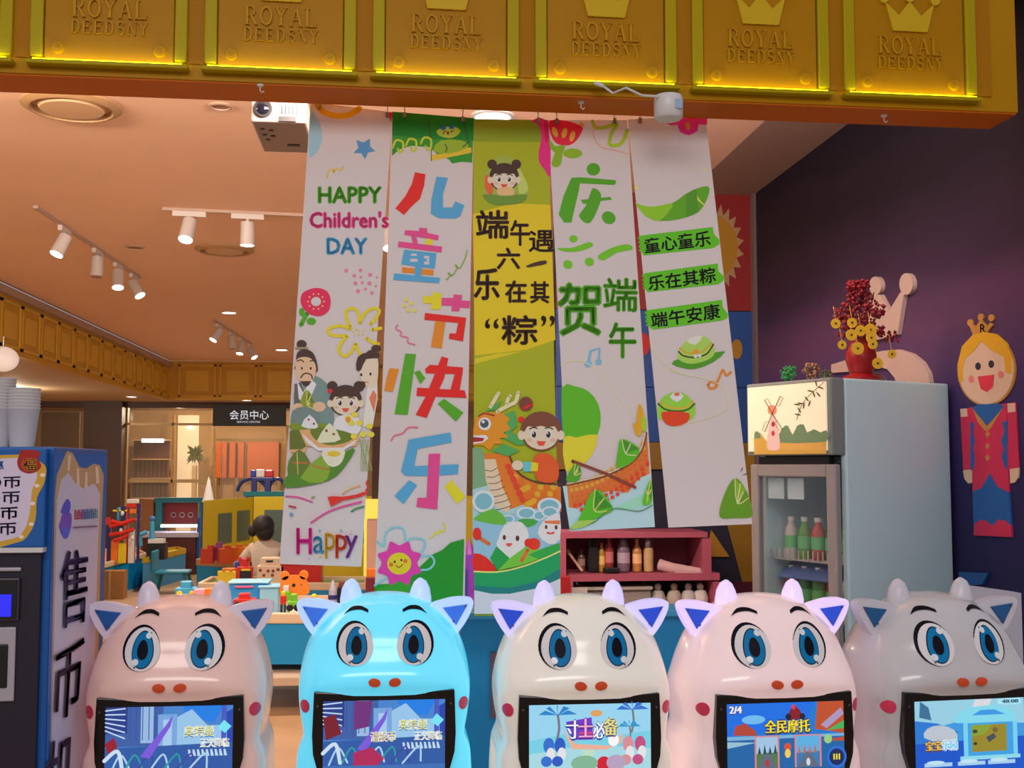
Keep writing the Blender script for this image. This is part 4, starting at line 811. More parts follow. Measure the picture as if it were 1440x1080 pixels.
    if i == 4:
        A.rect(-1, 0, 1, 1, (60, 150, 220)); A.poly([(-1, 0), (1, 0), (1, .4), (-.3, .35), (-1, .5)], (150, 205, 225)); A.poly([(-.9, 0), (-.75, .1), (-.7, .3), (-.92, .25)], (60, 110, 150)); A.poly([(.1, 0), (.4, 0), (.36, .1), (.05, .12)], (215, 215, 220)); A.poly([(-1, .3), (-.6, .35), (-.2, .5), (-1, .7)], (40, 120, 210)); A.poly([(-1, .66), (1, .6), (1, 1), (-1, 1)], (20, 85, 200))
        A.poly([(-.3, .3), (-.2, .2), (0, .12), (.5, .1), (.75, .18), (.85, .3), (.8, .36), (-.25, .36)], (130, 215, 235)); A.poly([(.03, .25), (.2, .17), (.45, .17), (.65, .25)], (60, 150, 225)); A.rect(-.13, .36, .86, .9, (120, 205, 240)); A.rect(-.05, .37, .78, .88, (60, 160, 225)); A.rect(.02, .4, .66, .82, (150, 135, 45)); A.poly([(.02, .4), (.4, .4), (.25, .55), (.02, .58)], (135, 160, 50)); A.poly([(.28, .6), (.42, .54), (.47, .6), (.33, .68)], (70, 75, 90)); A.ell(.08, .69, .035, .025, (50, 50, 40)); A.ell(.45, .49, .05, .04, (110, 100, 50)); A.ell(.08, .5, .05, .03, (70, 70, 50)); A.rect(-.2, .88, .9, .94, (140, 215, 235)); A.poly([(.5, .02), (.92, .0), (.94, .09), (.52, .09)], (170, 230, 240))
        for x in (-.85, -.25, .3): A.rect(x, .96, x+.5, 1.02, (165, 205, 235)); A.ell(x+.2, .955, .16, .03, (190, 225, 240))
        A.poly([(-.85, .56), (-.78, .42), (-.55, .38), (-.3, .46), (-.25, .62), (-.5, .66)], (185, 195, 205), 2)
        A.done('screen_picture', M_SCREEN, bz, local=True)
        tx('宝宝', -.82, .62, -.54, .76, (240, 190, 70), (90, 70, 40)); tx('乐园', -.53, .62, -.26, .75, (120, 205, 240), (240, 250, 255)); tx('48:08', .58, .02, .88, .075, (40, 90, 120), (170, 230, 240))
for i in range(5): screen_art(i)

# =================================================================== COIN KIOSK
KY0 = 2.9; kc = P(72, 628, Y=KY0); KX = kc.x; KZ = kc.z; KY1 = KY0+.56; KL = KX-.62
kio = tag(empty('coin_kiosk', ((KX+KL)/2, (KY0+KY1)/2, 0)), 'blue coin vending kiosk with side lettering 售币机 at the left edge', 'vending machine')
m_kb = mat('kiosk_blue', (20, 92, 170), .35); m_kd = mat('kiosk_dark', (34, 28, 44), .35); m_kp = mat('kiosk_silver', (176, 170, 180), .35)
MB().box((KL, KY0+.03, 0), (KX, KY1, KZ)).build('cabinet', m_kb, kio, bevel=.006)
zb = P(40, 770, Y=KY0).z
hd = MB().box((KL, KY0, zb), (KX-.012, KY0+.03, KZ-.004)).build('price_board', m_kb, kio, bevel=.004)
MB().box((KL, KY0-.004, zb-.012), (KX-.012, KY0+.03, zb)).build('board_rim', m_white, kio)
dp = MB().box((KL, KY0+.012, 0), (KX-.02, KY0+.03, zb-.012)).build('front_door', m_kd, kio)
A = Art(yplane(KY0), 1.25)
A.poly([(-60, 645), (0, 640), (45, 640), (55, 648), (65, 658), (62, 680), (52, 700), (50, 730), (40, 752), (20, 764), (-60, 770)], (190, 150, 50), 3); A.poly([(-60, 650), (0, 645), (38, 645), (50, 660), (52, 672), (45, 690), (42, 720), (34, 745), (15, 758), (-60, 760)], (196, 186, 206), 3)
for x, y in ((60, 668), (52, 683), (46, 708), (44, 737), (30, 755)): A.ell(x, y, 3.5, 2.6, (222, 205, 190))
A.done('board_print', M_PAINT, hd)
A.poly([(27, 640), (30, 633), (50, 633), (57, 638), (54, 645), (58, 655), (52, 663), (40, 666), (28, 661), (24, 650)], (150, 30, 25), 3); A.ell(41, 653, 11.5, 9.5, (172, 50, 30)); A.text('福', 31, 645, 51, 662, (222, 190, 60), .02); A.done('luck_bag_print', M_PAINT, hd)
for t, x0, y0, x1, y1 in (('0币', -11, 670, 29, 686), ('0币', -13, 691, 28, 708), ('0币', -15, 713, 25, 730), ('0币', -17, 735, 23, 752), ('惠', -12, 648, 5, 660)):
    A.text(t, x0, y0, x1, y1, (34, 26, 60) if t != '惠' else (20, 80, 160), .03); A.done('price_lettering', M_PAINT, hd)
# door fittings
def kb(x0, y0, x1, y1, t, n, m, p=dp): return MB().pbox(x0, y0, x1, y1, KY0+.012-t, t).build(n, m, p, bevel=.003)
kb(-40, 798, 29, 804, .01, 'rail', m_kp)
sl = kb(-50, 813, 27, 874, .012, 'coin_slot_frame', mat('slot_grey', (70, 62, 72), .3)); MB().pbox(-48, 816, 24, 871, KY0-.004, .004).build('coin_slot', m_black, sl); MB().pbox(-40, 836, 16, 868, KY0-.007, .003).build('coin_slot_light', mat('slot_light', (40, 40, 220), .3, emit=.8), sl)
pp = kb(-60, 882, 22, 988, .008, 'panel', m_kp); kb(-55, 906, 11, 969, .012, 'tray', m_black, pp)
# side lettering panel, on the face that looks towards the cows
def kside(px, py, off): return P(px, py, X=KX+off)
A = Art(kside, 1.22, 10, .0001)
def kz(px, y0): return y0
A.poly([(76, 637), (150, 640), (128, 1090), (64, 1090)], (20, 92, 176)); A.poly([(77, 700), (80, 668), (94, 634), (102, 637), (112, 657), (121, 659), (132, 652), (140, 654), (146, 668), (142, 760), (134, 1085), (70, 1085)], (186, 152, 112), 0); A.poly([(80, 704), (86, 675), (96, 664), (106, 680), (117, 687), (133, 680), (141, 695), (137, 790), (129, 1085), (72, 1085)], (196, 190, 214), 0)
for pts in (((96, 640), (100, 640), (98, 662), (95, 662)), ((108, 658), (111, 660), (112, 684), (108, 682)), ((120, 664), (123, 664), (123, 685), (119, 686)), ((134, 656), (138, 657), (140, 680), (135, 680))): A.poly(list(pts), (224, 200, 180))
A.done('side_print', M_PAINT, kio)
A.poly([(85, 733), (89, 722), (100, 722), (100, 740), (94, 757), (87, 752), (83, 740)], (110, 70, 190), 3); A.poly([(86, 718), (93, 702), (99, 706), (98, 720), (87, 722)], (70, 70, 200), 2); A.poly([(86, 742), (98, 742), (96, 755), (89, 757)], (80, 90, 215), 2); A.done('side_emblem', M_PAINT, kio)
for k, (ch, c) in enumerate(zip(range(6), ((180, 40, 80), (190, 30, 100), (20, 80, 170), (20, 90, 170), (10, 100, 150), (10, 120, 130)))): [A.line([(105+k*5.6, y), (109.4+k*5.6, y-.4)], 1.3, c, 0, False) for y in (718.5-k*.4, 721.5-k*.4, 725-k*.4, 729-k*.4)], A.line([(106+k*5.6, 717-k*.4), (106+k*5.6, 731-k*.4)], 1.3, c, 0, False), A.line([(109+k*5.6, 720-k*.4), (109+k*5.6, 731-k*.4)], 1.2, c, 0, False)
A.line([(104, 742), (136, 740)], 2.4, (110, 90, 130), 0); A.done('side_small_lettering', M_PAINT, kio)
IND = (44, 34, 100)
A.text('售', 0, 0, c=IND, bold=.03, quad=((87, 776), (125, 771), (121, 873), (85, 885))); A.done('side_lettering', M_PAINT, kio)
A.text('币', 0, 0, c=(60, 32, 74), bold=.03, quad=((79, 915), (119, 896), (112, 1000), (74, 1016))); A.done('side_lettering', M_PAINT, kio)
A.text('机', 0, 0, c=(56, 30, 70), bold=.03, quad=((66, 1048), (106, 1026), (100, 1140), (60, 1160))); A.done('side_lettering', M_PAINT, kio)
# cup stacks on the kiosk
def cups(px, yr, n, label):
    zt = KZ; x = P(px, 620, Y=KY0+.17).x; y = KY0+.17
    root = tag(empty('paper_cup_stack', (x, y, zt)), label, 'cups', 'stacked paper cups on the kiosk')
    m = mat('paper_cup', (205, 200, 198), .6); c0 = None
    for k in range(n):
        z0 = zt+.0015+k*.0085
        MB().lathe([(.030, z0), (.0405, z0+.096), (.0425, z0+.098), (.0425, z0+.1015), (.0400, z0+.1015), (.0295, z0+.004)], (x, y, 0), 28).build('cup', m, root, smooth=True)
    a = MB()
    for j, (w_, zz_) in enumerate(((.012, .05), (.016, .044), (.014, .038))):
        a.box((x-w_/2, y-.0365+.0005*j, zt+zz_), (x+w_/2, y-.0345, zt+zz_+.003))
    return root
cups(31, 625, 7, 'white paper cup stack, fully in view on the kiosk'); cups(-4, 625, 10, 'taller white paper cup stack cut by the photo edge')

# =================================================================== FRIDGE
fa = math.radians(25); fC = P(1182, 640, Y=4.23); FX, FYf = fC.x, 4.23; FH = P(1172, 531, Y=4.23).z
fr = empty('display_fridge', (FX, FYf, 0), fa); tag(fr, 'tall white display fridge with lit windmill sign and glass door', 'fridge')
ux = Vector((math.cos(fa), math.sin(fa), 0)); uy = Vector((-math.sin(fa), math.cos(fa), 0))  # local x runs along the side face, local y along the front face
FD, FW = .64, .47
def fb(lo, hi, n, m, p=fr, **k): return MB().box(lo, hi).build(n, m, p, local=True, **k)
m_fs = mat('fridge_side', (200, 232, 238), .4); m_fg = mat('fridge_grey', (150, 148, 150), .35); m_fin = mat('fridge_inside', (70, 74, 76), .5)
zs_ = P(1172, 640, Y=4.23).z; zd = zs_-.035
# hollow cabinet: side, far side, back, bottom, top, neck
fb((.03, 0, 0), (FD, .03, FH), 'side_panel', m_fs, bevel=.008); fb((.03, FW-.03, 0), (FD, FW, FH), 'side_panel', m_fs); fb((FD-.03, .03, 0), (FD, FW-.03, FH), 'back_panel', m_fs)
fb((.03, .03, 0), (FD-.03, FW-.03, .12), 'base', m_fg); fb((.03, .03, FH-.02), (FD-.03, FW-.03, FH), 'top_panel', m_fs); fb((.03, .03, zs_-.03), (FD-.03, FW-.03, zs_-.005), 'inner_ceiling', m_fin)
fb((FD-.035, .031, .12), (FD-.031, FW-.031, zs_-.03), 'inner_back', m_fin)
sg = fb((-.045, .0, zs_), (.029, FW, FH), 'sign_box', mat('sign_box_grey', (128, 138, 136), .4), bevel=.006)
fb((-.052, .02, zs_+.018), (-.0455, FW-.015, FH-.015), 'sign_face', mat('sign_face_lit', (236, 226, 200), .3, emit=.35, emit_rgb=(255, 236, 196)), sg)
def fsign(px, py, off):
    # local plane x = -.0525-off of the rotated fridge
    d = ray(px, py); o_ = EYE-Vector((FX, FYf, 0)); n_ = ux; t = (-.0525-off-o_.dot(n_))/d.dot(n_); p = o_+d*t
    return Vector((p.dot(ux), p.dot(uy), p.z))
A = Art(fsign, 1.15, 3, .0001); q = zz(1050, 520, 3.176)
A.poly(q((32,300),(60,280),(90,320),(150,320),(260,325),(355,290),(356,375),(34,378)), (205,170,80)); A.poly(q((150,325),(160,260),(185,250),(205,290),(225,250),(255,245),(270,280),(300,265),(330,280),(355,270),(356,320)), (110,145,110), 2); A.poly(q((34,305),(38,275),(55,280),(62,305)), (110,150,120), 2); A.poly(q((150,355),(150,330),(330,325),(350,350),(340,358)), (215,175,90))
A.poly(q((90,350),(95,280),(112,205),(126,205),(142,270),(148,350),(120,360)), (228,205,200), 2); A.ell(*q((114,180))[0], 6.6, 7, (222,150,115)); A.ell(*q((118,243))[0], 2.3, 3.8, (190,50,70)); A.ell(*q((118,284))[0], 2.3, 3.8, (190,50,70))
for a, b in (((114,195),(80,135)), ((114,195),(150,118)), ((114,195),(82,275)), ((114,195),(158,265))):
    A.line(q(a, b), 1, (90,60,50), 0)
    dx, dy = (b[0]-a[0])*.5, (b[1]-a[1])*.5; n_ = 14/math.hypot(dx, dy); e = (-dy*n_, dx*n_)
    A.line(q((a[0]+dx, a[1]+dy), (a[0]+dx+e[0], a[1]+dy+e[1]), (b[0]+e[0], b[1]+e[1]), b), .7, (90,60,50), 0)
A.done('sign_windmill_print', M_PAINT, sg, local=True)
A.line(q((345,55),(300,95),(250,150),(222,225)), .8, (70,70,45)); 
for (x, y, a) in ((330,80,20),(310,60,80),(300,110,70),(285,95,10),(268,130,50),(255,160,100),(240,150,10),(235,180,60),(228,200,10),(320,110,50),(280,150,110),(225,155,5)): A.ell(*q((x, y))[0], 4.6, 1, (70,75,45), rot=a)
A.done('sign_branch_print', M_PAINT, sg, local=True)
# door: frame of four bars and a glass pane
dr = fb((-.03, 0, .10), (.0, .05, zd), 'door', m_fg, bevel=.006)
fb((-.03, FW-.045, .10), (0, FW, zd), 'door_frame', m_fg, dr, bevel=.006); fb((-.03, .05, zd-.05), (0, FW-.045, zd), 'door_frame', m_fg, dr, bevel=.006); fb((-.03, .05, .10), (0, FW-.045, .20), 'door_frame', m_fg, dr)
mg = mat('clear_glass', (225, 235, 235), .03, trans=1.0, alpha=.13)
fb((-.018, .05, .2), (-.012, FW-.045, zd-.05), 'door_pane', mg, dr)
fb((.0, .06, zd-.002), (.028, FW-.02, zs_-.004), 'hinge_gap', m_black)
for k, z in enumerate((.42, .68, .94, 1.17)):
    sh = fb((.06, .035, z-.006), (FD-.05, FW-.035, z), 'shelf', mat('wire_white', (190, 190, 190), .4))
    for j in range(16): fb((.045, .04+j*.0262, z-.004), (.05, .044+j*.0262, z+.04), 'shelf_bar', MATS['wire_white'], sh)
def fpt(u, v, z): return Vector((FX, FYf, 0))+ux*u+uy*v+Vector((0, 0, z))
bc = [(30, 120, 40), (190, 40, 40), (60, 150, 30), (200, 190, 190), (150, 40, 60), (40, 140, 60)]
names = ['green bottle', 'red bottle', 'light green bottle', 'white bottle', 'dark red bottle', 'emerald bottle']
def bottle(loc, h, r, c, capc, label, group, cat='bottle', name='bottle', neck=.45, alpha=1.):
    root = tag(empty(name, loc), label, cat, group)
    MB().lathe([(r*.9, 0), (r, h*.03), (r, h*.62), (r*.9, h*.7), (r*neck, h*.84), (r*neck, h*.92)], loc, 16).build('body', mat('bottle_%d_%d_%d' % c, c, .2, alpha=alpha), root, smooth=True)
    MB().lathe([(r*neck*1.15, h*.9), (r*neck*1.15, h)], loc, 14).build('cap', mat('cap_%d_%d_%d' % capc, capc, .4), root, smooth=True)
    MB().lathe([(r*1.012, h*.25), (r*1.012, h*.55)], loc, 16).build('label_band', mat('band_%d_%d_%d' % capc, tuple(min(255, x+60) for x in c), .5), root)
    return root
shn = {.68: 'on the low shelf', .94: 'on the middle shelf', 1.17: 'on the upper shelf'}
for z in (.68, .94, 1.17):
    for j in range(5):
        k = (j+int(z*10)) % 6
        bottle(fpt(.11, .08+j*.075, z), .20 if z < 1.1 else .17, .028, bc[k], (230, 230, 225), '%s %s behind the fridge door, %s from the hinge side' % (names[k], shn[z], ('first', 'second', 'third', 'fourth', 'fifth')[j]), 'drinks in the fridge')
pc = MB().box((.005, .14, 1.13), (.012, .36, 1.15)); 
bl = MB().prism([(.055, .13, .935+.165), (.055, .40, .935+.165), (.16, .40, .935+.245), (.16, .13, .935+.245)], (0, 0, -.008))
bl.build('price_shelf', mat('blue_shelf', (70, 100, 160), .4), fr, local=True)
for j in range(2):
    MB().box((.004, .20+j*.11, zd-.14), (.006, .29+j*.11, zd-.055)).build('notice', mat('notice_paper', (180, 205, 215), .7), fr, local=True)
# on top of the fridge: the lucky coin tree
tl = fpt(.235, .10, FH)
ct = tag(empty('coin_tree', tl), 'dark red berry money tree in a red vase hung with gold coins', 'ornament')
m_red = mat('lacquer_red', (150, 16, 20), .35); m_leaf = mat('berry_red', (130, 14, 26), .5, noise=.3, nscale=60)
MB().lathe([(.075, 0), (.08, .012), (.07, .022), (.045, .03), (.05, .045), (.062, .09), (.06, .12), (.045, .15), (.04, .17)], tl, 24).build('vase', m_red, ct, smooth=True)
fo = MB(); rnd = random.Random(3)
def blob(mb, c, r): 
    c = Vector(c); mb.add([c+Vector(v)*r for v in ((1,0,0),(-1,0,0),(0,1,0),(0,-1,0),(0,0,1),(0,0,-1))], [(0,2,4),(2,1,4),(1,3,4),(3,0,4),(2,0,5),(1,2,5),(3,1,5),(0,3,5)])
for k in range(420):
    a = rnd.uniform(0, 2*PI); h = rnd.uniform(.17, .41); rad = (.10 if h < .33 else .06)*(1.0-.4*abs(h-.27)/.14)*rnd.uniform(.4, 1.15)
    lean = (h-.25)*.12
    blob(fo, tl+Vector((rad*math.cos(a)-lean*.4, rad*math.sin(a)*.8, h)), rnd.uniform(.006, .0125))
for k in range(26): blob(fo, tl+Vector((.09+k*.0028, 0, .185+.02*math.sin(k*.7))), rnd.uniform(.005, .008))
tag(fo.build('berries', m_leaf, ct), kind='stuff')
br = MB()
for k in range(9):
    a = k*.7; br.tube([tl+Vector((0, 0, .15)), tl+Vector((.03*math.cos(a), .03*math.sin(a), .24)), tl+Vector((.06*math.cos(a), .05*math.sin(a), .36))], [.005, .004, .002], 6)
br.build('branches', mat('branch_brown', (60, 30, 22), .7), ct)
m_gold = mat('gold_coin', (226, 180, 30), .35, .1); m_hole = mat('coin_hole', (80, 50, 15), .5)
for kk, (px, py, r) in enumerate(((1175,455,.020),(1198,454,.020),(1210,465,.022),(1224,464,.025),(1197,471,.023),(1225,475,.022),(1227,484,.020),(1206,490,.025),(1184,485,.018),(1234,511,.022),(1254,498,.018))):
    c = P(px, py, Y=tl.y-.10-.005*kk)
    o = MB().cyl(c, c-Vector((0, .003, 0)), r, n=22).build('coin', m_gold, ct); MB().box((c.x-.004, c.y-.0045, c.z-.004), (c.x+.004, c.y-.003, c.z+.004)).build('coin_hole', m_hole, o)
    MB().cyl(c+Vector((0, .002, r)), c+Vector((0, .02, r+.05)), .0008, n=5).build('thread', m_gold, o)
def tuft(px, Yd, z, h, r, c, label, cat, name, trunk=True, n=70):
    base = P(px, 530, Y=Yd); base.z = z
    t = tag(empty(name, base), label, cat, 'ornaments on top of the fridge'); f = MB()
    for k in range(n):
        a = rnd.uniform(0, 2*PI); b = rnd.uniform(-1, 1); rr = r*rnd.uniform(.5, 1); blob(f, base+Vector((rr*math.cos(a)*math.sqrt(1-b*b), rr*math.sin(a)*math.sqrt(1-b*b), h-r+rr*b)), r*.2)
    tag(f.build('foliage', mat(name+'_leaf', c, .4, noise=.2, nscale=40), t), kind='stuff')
    MB().cyl(base, base+Vector((0, 0, h-r)), r*.14, n=8).build('stem', mat('stem_brown', (95, 65, 40), .6), t); MB().cyl(base, base+Vector((0, 0, .008)), r*.7, n=12).build('base', mat('stem_brown', (95, 65, 40), .6), t)
    return t
fe = lambda u, v: fpt(u, v, FH)
def topthing(u, v): p = fpt(u, v, FH); return p
def tuft2(u, v, *a, **k):
    p = fpt(u, v, FH)
    # pixel column of the spot, so that tuft() puts it at the same place
    d = p-EYE; px = 720+F_PX*d.dot(RGT)/d.dot(FWD); return tuft(px, p.y, FH, *a, **k)
tuft2(.09, .36, .08, .036, (14, 130, 60), 'small emerald green wire tree on the fridge corner', 'ornament', 'wire_tree')
tuft2(.10, .245, .085, .038, (130, 95, 70), 'small brown and pink wire tree on the fridge', 'ornament', 'blossom_tree', n=60)
tuft2(.11, .17, .052, .026, (70, 85, 50), 'low olive green bush ornament beside the red vase', 'ornament', 'bush_ornament')
p = fpt(.30, .10, FH); t = tag(empty('small_planter', p), 'tiny striped planter with a sprout right of the red vase', 'planter', 'ornaments on top of the fridge')
MB().lathe([(.028, 0), (.034, .03), (.03, .032)], p, 16).build('pot', mat('maroon_pot', (110, 60, 60), .5), t, smooth=True); MB().ball(p+Vector((0, 0, .042)), (.008, .008, .014), 8, 6).build('sprout', mat('sprout_green', (60, 110, 30), .5), t)
p = fpt(.36, .14, FH); t = tag(empty('dome_ornament', p), 'small grey dome ornament on the fridge behind the planter', 'ornament', 'ornaments on top of the fridge')
MB().lathe([(.045, 0), (.044, .015), (.034, .032), (.018, .042), (.001, .046)], p, 18).build('dome', mat('dome_grey', (120, 105, 105), .3), t, smooth=True); MB().cyl(p, p+Vector((0, 0, .006)), .048, n=18).build('base', m_black, t)

# =================================================================== WALL FIGURES ON THE PURPLE WALL
def wallboard(name, pts, m, label, cat, th=.02, sm=0):
    pts = crom(pts, sm, True) if sm else pts
    o = MB().prism([P(x, y, X=WX-.001) for x, y in pts], (-th, 0, 0)).build(name, m); return tag(o, label, cat)
q = zz(1080, 380, 5.538)
m_cw = mat('cutout_cream', (182, 160, 150), .7, spec=.2)
crn = tag(empty('crown_cutout', P(1260, 470, X=WX)), 'cream white crown cut-out mounted on the purple wall', 'wall decoration')
MB().prism([P(x, y, X=WX-.001) for x, y in q((835,190),(905,190),(975,315),(1065,170),(1090,190),(1040,500),(870,545),(800,520),(805,300))], (-.02, 0, 0)).build('crown', m_cw, crn)
for c in ((867,122,47,72), (1109,108,52,84)): MB().prism([P(*q((c[0]+c[2]*math.cos(a), c[1]+c[3]*math.sin(a)))[0], X=WX-.001) for a in [2*PI*i/24 for i in range(24)]], (-.021, 0, 0)).build('crown_ball', m_cw, crn)
q = zz(1080, 380, 5.538)
wallboard('arch_cutout', q((520,735),(700,680),(800,655),(920,628),(1050,618),(1150,650),(1230,715),(1280,800),(1292,870),(1290,1000),(1040,1000),(1020,840),(960,770),(900,755),(800,780),(520,800)), m_cw, 'cream white arched cut-out under the crown on the wall', 'wall decoration')
pr = tag(empty('prince_cutout', P(1390, 600, X=WX)), 'blond toy soldier prince cut-out in red coat on the purple wall', 'wall decoration')
PXW = WX-.022
def pcut(pts, th, n, m, par=pr, sm=0, base=0.):
    pts = crom(pts, sm, True) if sm else pts
    return MB().prism([P(x, y, X=WX-.001-base) for x, y in pts], (-th*.4, 0, 0)).build(n, m, par)
q = zz(1310, 430, 2.634)
m_pr = mat('prince_red', (205, 30, 78), .5); m_pb = mat('prince_blue', (20, 92, 165), .5); m_pg = mat('prince_gold', (190, 140, 60), .5); m_ps = mat('prince_skin', (222, 195, 165), .5); m_ph = mat('prince_hair', (222, 172, 20), .5)
pcut([(1389+41*math.cos(a), 521+50*math.sin(a)) for a in [2*PI*i/40 for i in range(40)]], .014, 'head_rim', m_pg)
hd_ = pcut([(1389+38.5*math.cos(a), 521+47.5*math.sin(a)) for a in [2*PI*i/40 for i in range(40)]], .018, 'head', m_ps)
pcut(q((108,280),(103,220),(120,150),(160,108),(200,97),(245,105),(285,140),(303,195),(302,250),(282,248),(276,190),(230,165),(190,130),(165,165),(130,195),(122,235),(124,280)), .022, 'hair', m_ph)
cw = pcut(q((160,112),(148,80),(142,70),(152,62),(168,78),(182,60),(186,40),(196,60),(212,75),(222,62),(234,70),(220,85),(208,105)), .016, 'crown', m_pg)
for c in ((148,63),(187,42),(226,45)): pcut([(q(c)[0][0]+4*math.cos(a), q(c)[0][1]+5*math.sin(a)) for a in [2*PI*i/14 for i in range(14)]], .0165, 'crown_ball', m_pg, cw)
A = Art(xplane(WX-.0085), 1.0); A.text('R', *q((180,68))[0], *q((200,100))[0], (60, 30, 30), .02); A.done('letter', M_PAINT, pr)
A = Art(xplane(WX-.0087), 1.15)
A.ell(*q((172,224))[0], 4, 5.4, (40, 30, 50)); A.ell(*q((221,216))[0], 4, 5.4, (40, 30, 50)); A.poly(q((170,262),(232,255),(228,300),(205,320),(182,308)), (210, 50, 70), 0); A.ell(*q((147,272))[0], 4, 5.4, (215, 120, 110)); A.ell(*q((256,255))[0], 4, 5.4, (215, 120, 110)); A.done('face_print', M_PAINT, pr)
pcut(q((110,385),(155,375),(150,600),(156,655),(135,652),(122,615)), .012, 'arm', m_pr); pcut(q((280,362),(316,358),(328,600),(320,645),(298,655),(290,600)), .012, 'arm', m_pr)
pcut(q((121,610),(153,605),(155,655),(140,658),(126,640)), .014, 'hand', m_ps); pcut(q((295,605),(328,600),(326,635),(312,655),(296,658)), .014, 'hand', m_ps)
cb = pcut(q((150,376),(282,362),(293,690),(158,688)), .016, 'coat', m_pr)
pcut(q((158,688),(190,675),(222,620),(250,670),(293,692),(304,855),(163,850)), .018, 'trousers', m_pb)
pcut(q((163,850),(165,808),(190,792),(212,798),(232,815),(255,792),(280,795),(302,815),(304,857)), .020, 'boots', m_pr)
pcut(q((155,378),(180,365),(255,362),(278,372),(212,443)), .018, 'scarf', m_pb); pcut(q((178,430),(160,382),(212,448),(210,465),(200,458)), .019, 'collar', m_pg); pcut(q((240,430),(276,372),(212,448),(214,465),(225,455)), .019, 'collar', m_pg)
for x, s in ((150, 1), (268, 1)): pcut(q((x,430),(x+14,435),(x+10,470),(x+16,500),(x+10,530),(x+16,560),(x+12,600),(x,610)) if x < 200 else q((x+18,425),(x,430),(x+8,465),(x-4,500),(x+6,530),(x-2,560),(x+10,600),(x+20,605)), .018, 'coat_trim', m_pb, cb)
for y in (476, 520, 563): 
    c = q((214, y))[0]; pcut([(c[0], c[1]-5), (c[0]+3.6, c[1]), (c[0], c[1]+5), (c[0]-3.6, c[1])], .019, 'button', m_pg, cb)
pcut(q((111,382),(135,380),(138,410),(114,412)), .015, 'epaulette', m_ps); pcut(q((286,362),(314,360),(316,392),(288,396)), .015, 'epaulette', m_ps)
# low coloured boards and white box at the foot of the purple wall
tag(MB().prism([P(x, y, X=WX-.001) for x, y in ((1352, 804), (1393, 806), (1385, 822), (1352, 824))], (-.012, 0, 0)).build('blue_board', mat('blue_board', (20, 84, 150), .5)), 'small blue board on the purple wall under the prince', 'board')
sp_ = [P(x, y, Y=3.75) for x, y in ((1352, 822), (1436, 834))]
tag(MB().prism([sp_[0], sp_[1], Vector((sp_[1].x, 3.75, 0)), Vector((sp_[0].x, 3.75, 0))], (0, .05, 0)).build('white_side_panel', mat('white_panel', (190, 190, 205), .5)), 'slanted white panel standing behind the unlit grey cow cabinet', 'panel')

# =================================================================== CEILING FITTINGS
def vent(px, py, r, label):
    c = P(px, py, Z=CZ); t = tag(empty('round_ceiling_vent', c), label, 'air vent', 'round ceiling vents')
    MB().lathe([(r, -.001), (r, -.012), (r*.86, -.03), (r*.82, -.03), (r*.78, -.004)], c, 40).build('ring', mat('vent_ring', (176, 140, 100), .5), t, smooth=True)
    MB().cyl(c+Vector((0, 0, -.001)), c+Vector((0, 0, -.003)), r*.8, n=36).build('throat', mat('vent_throat', (40, 30, 26), .8), t)
    MB().lathe([(.001, -.006), (r*.66, -.006), (r*.68, -.012), (r*.62, -.03), (.001, -.034)], c, 36).build('disc', mat('vent_disc', (205, 170, 132), .6), t, smooth=True)
vent(101, 147, .235, 'large round ceiling vent at the upper left beside the yellow beam'); vent(316, 350, .235, 'round ceiling vent under the two-lamp track')
def disc(px, py, r, z, label, lit, cat, name, group):
    c = P(px, py, Z=z); t = tag(empty(name, c), label, cat, group)
    MB().lathe([(r, -.0005), (r*1.02, -.008), (r*.82, -.012), (r*.8, -.004)], c, 26).build('ring', m_white if lit else mat('speaker_ring', (180, 150, 130), .5), t, smooth=True)
    MB().cyl(c+Vector((0, 0, -.001)), c+Vector((0, 0, -.006)), r*.8, n=24).build('lens' if lit else 'grille', m_lamp if lit else mat('speaker_grille', (150, 115, 95), .8), t)
    if lit and lit > 1: light('downlight_bulb', 'SPOT', c-Vector((0, 0, .02)), lit, (1, .85, .68), c-Vector((0, 0, 1)), spot_size=2.4, spot_blend=.6, shadow_soft_size=.05)
disc(310, 148, .055, CZ, 'small round ceiling speaker left of the projector', 0, 'speaker', 'ceiling_speaker', 'ceiling speakers'); disc(190, 347, .075, CZ, 'round ceiling speaker beside the four-lamp track', 0, 'speaker', 'ceiling_speaker', 'ceiling speakers')
disc(693, 163, .11, CZ, 'glowing round downlight just above the lime green banner', 40, 'downlight', 'downlight', 'ceiling downlights')
disc(322, 439, .095, CZ, 'glowing downlight beside the far lamp track', 220, 'downlight', 'downlight', 'ceiling downlights'); disc(396, 491.5, .11, CZ, 'glowing downlight near the far yellow band by the left banner', 220, 'downlight', 'downlight', 'ceiling downlights')
for px, py, tx in ((20, 553, 'low corridor downlight above the paper cups'), (185, 557.5, 'low corridor downlight above the brown pillar'), (347, 562.5, 'low corridor downlight above the black service sign')):
    disc(px, py, .1, LZ, tx, 60, 'downlight', 'downlight', 'ceiling downlights')
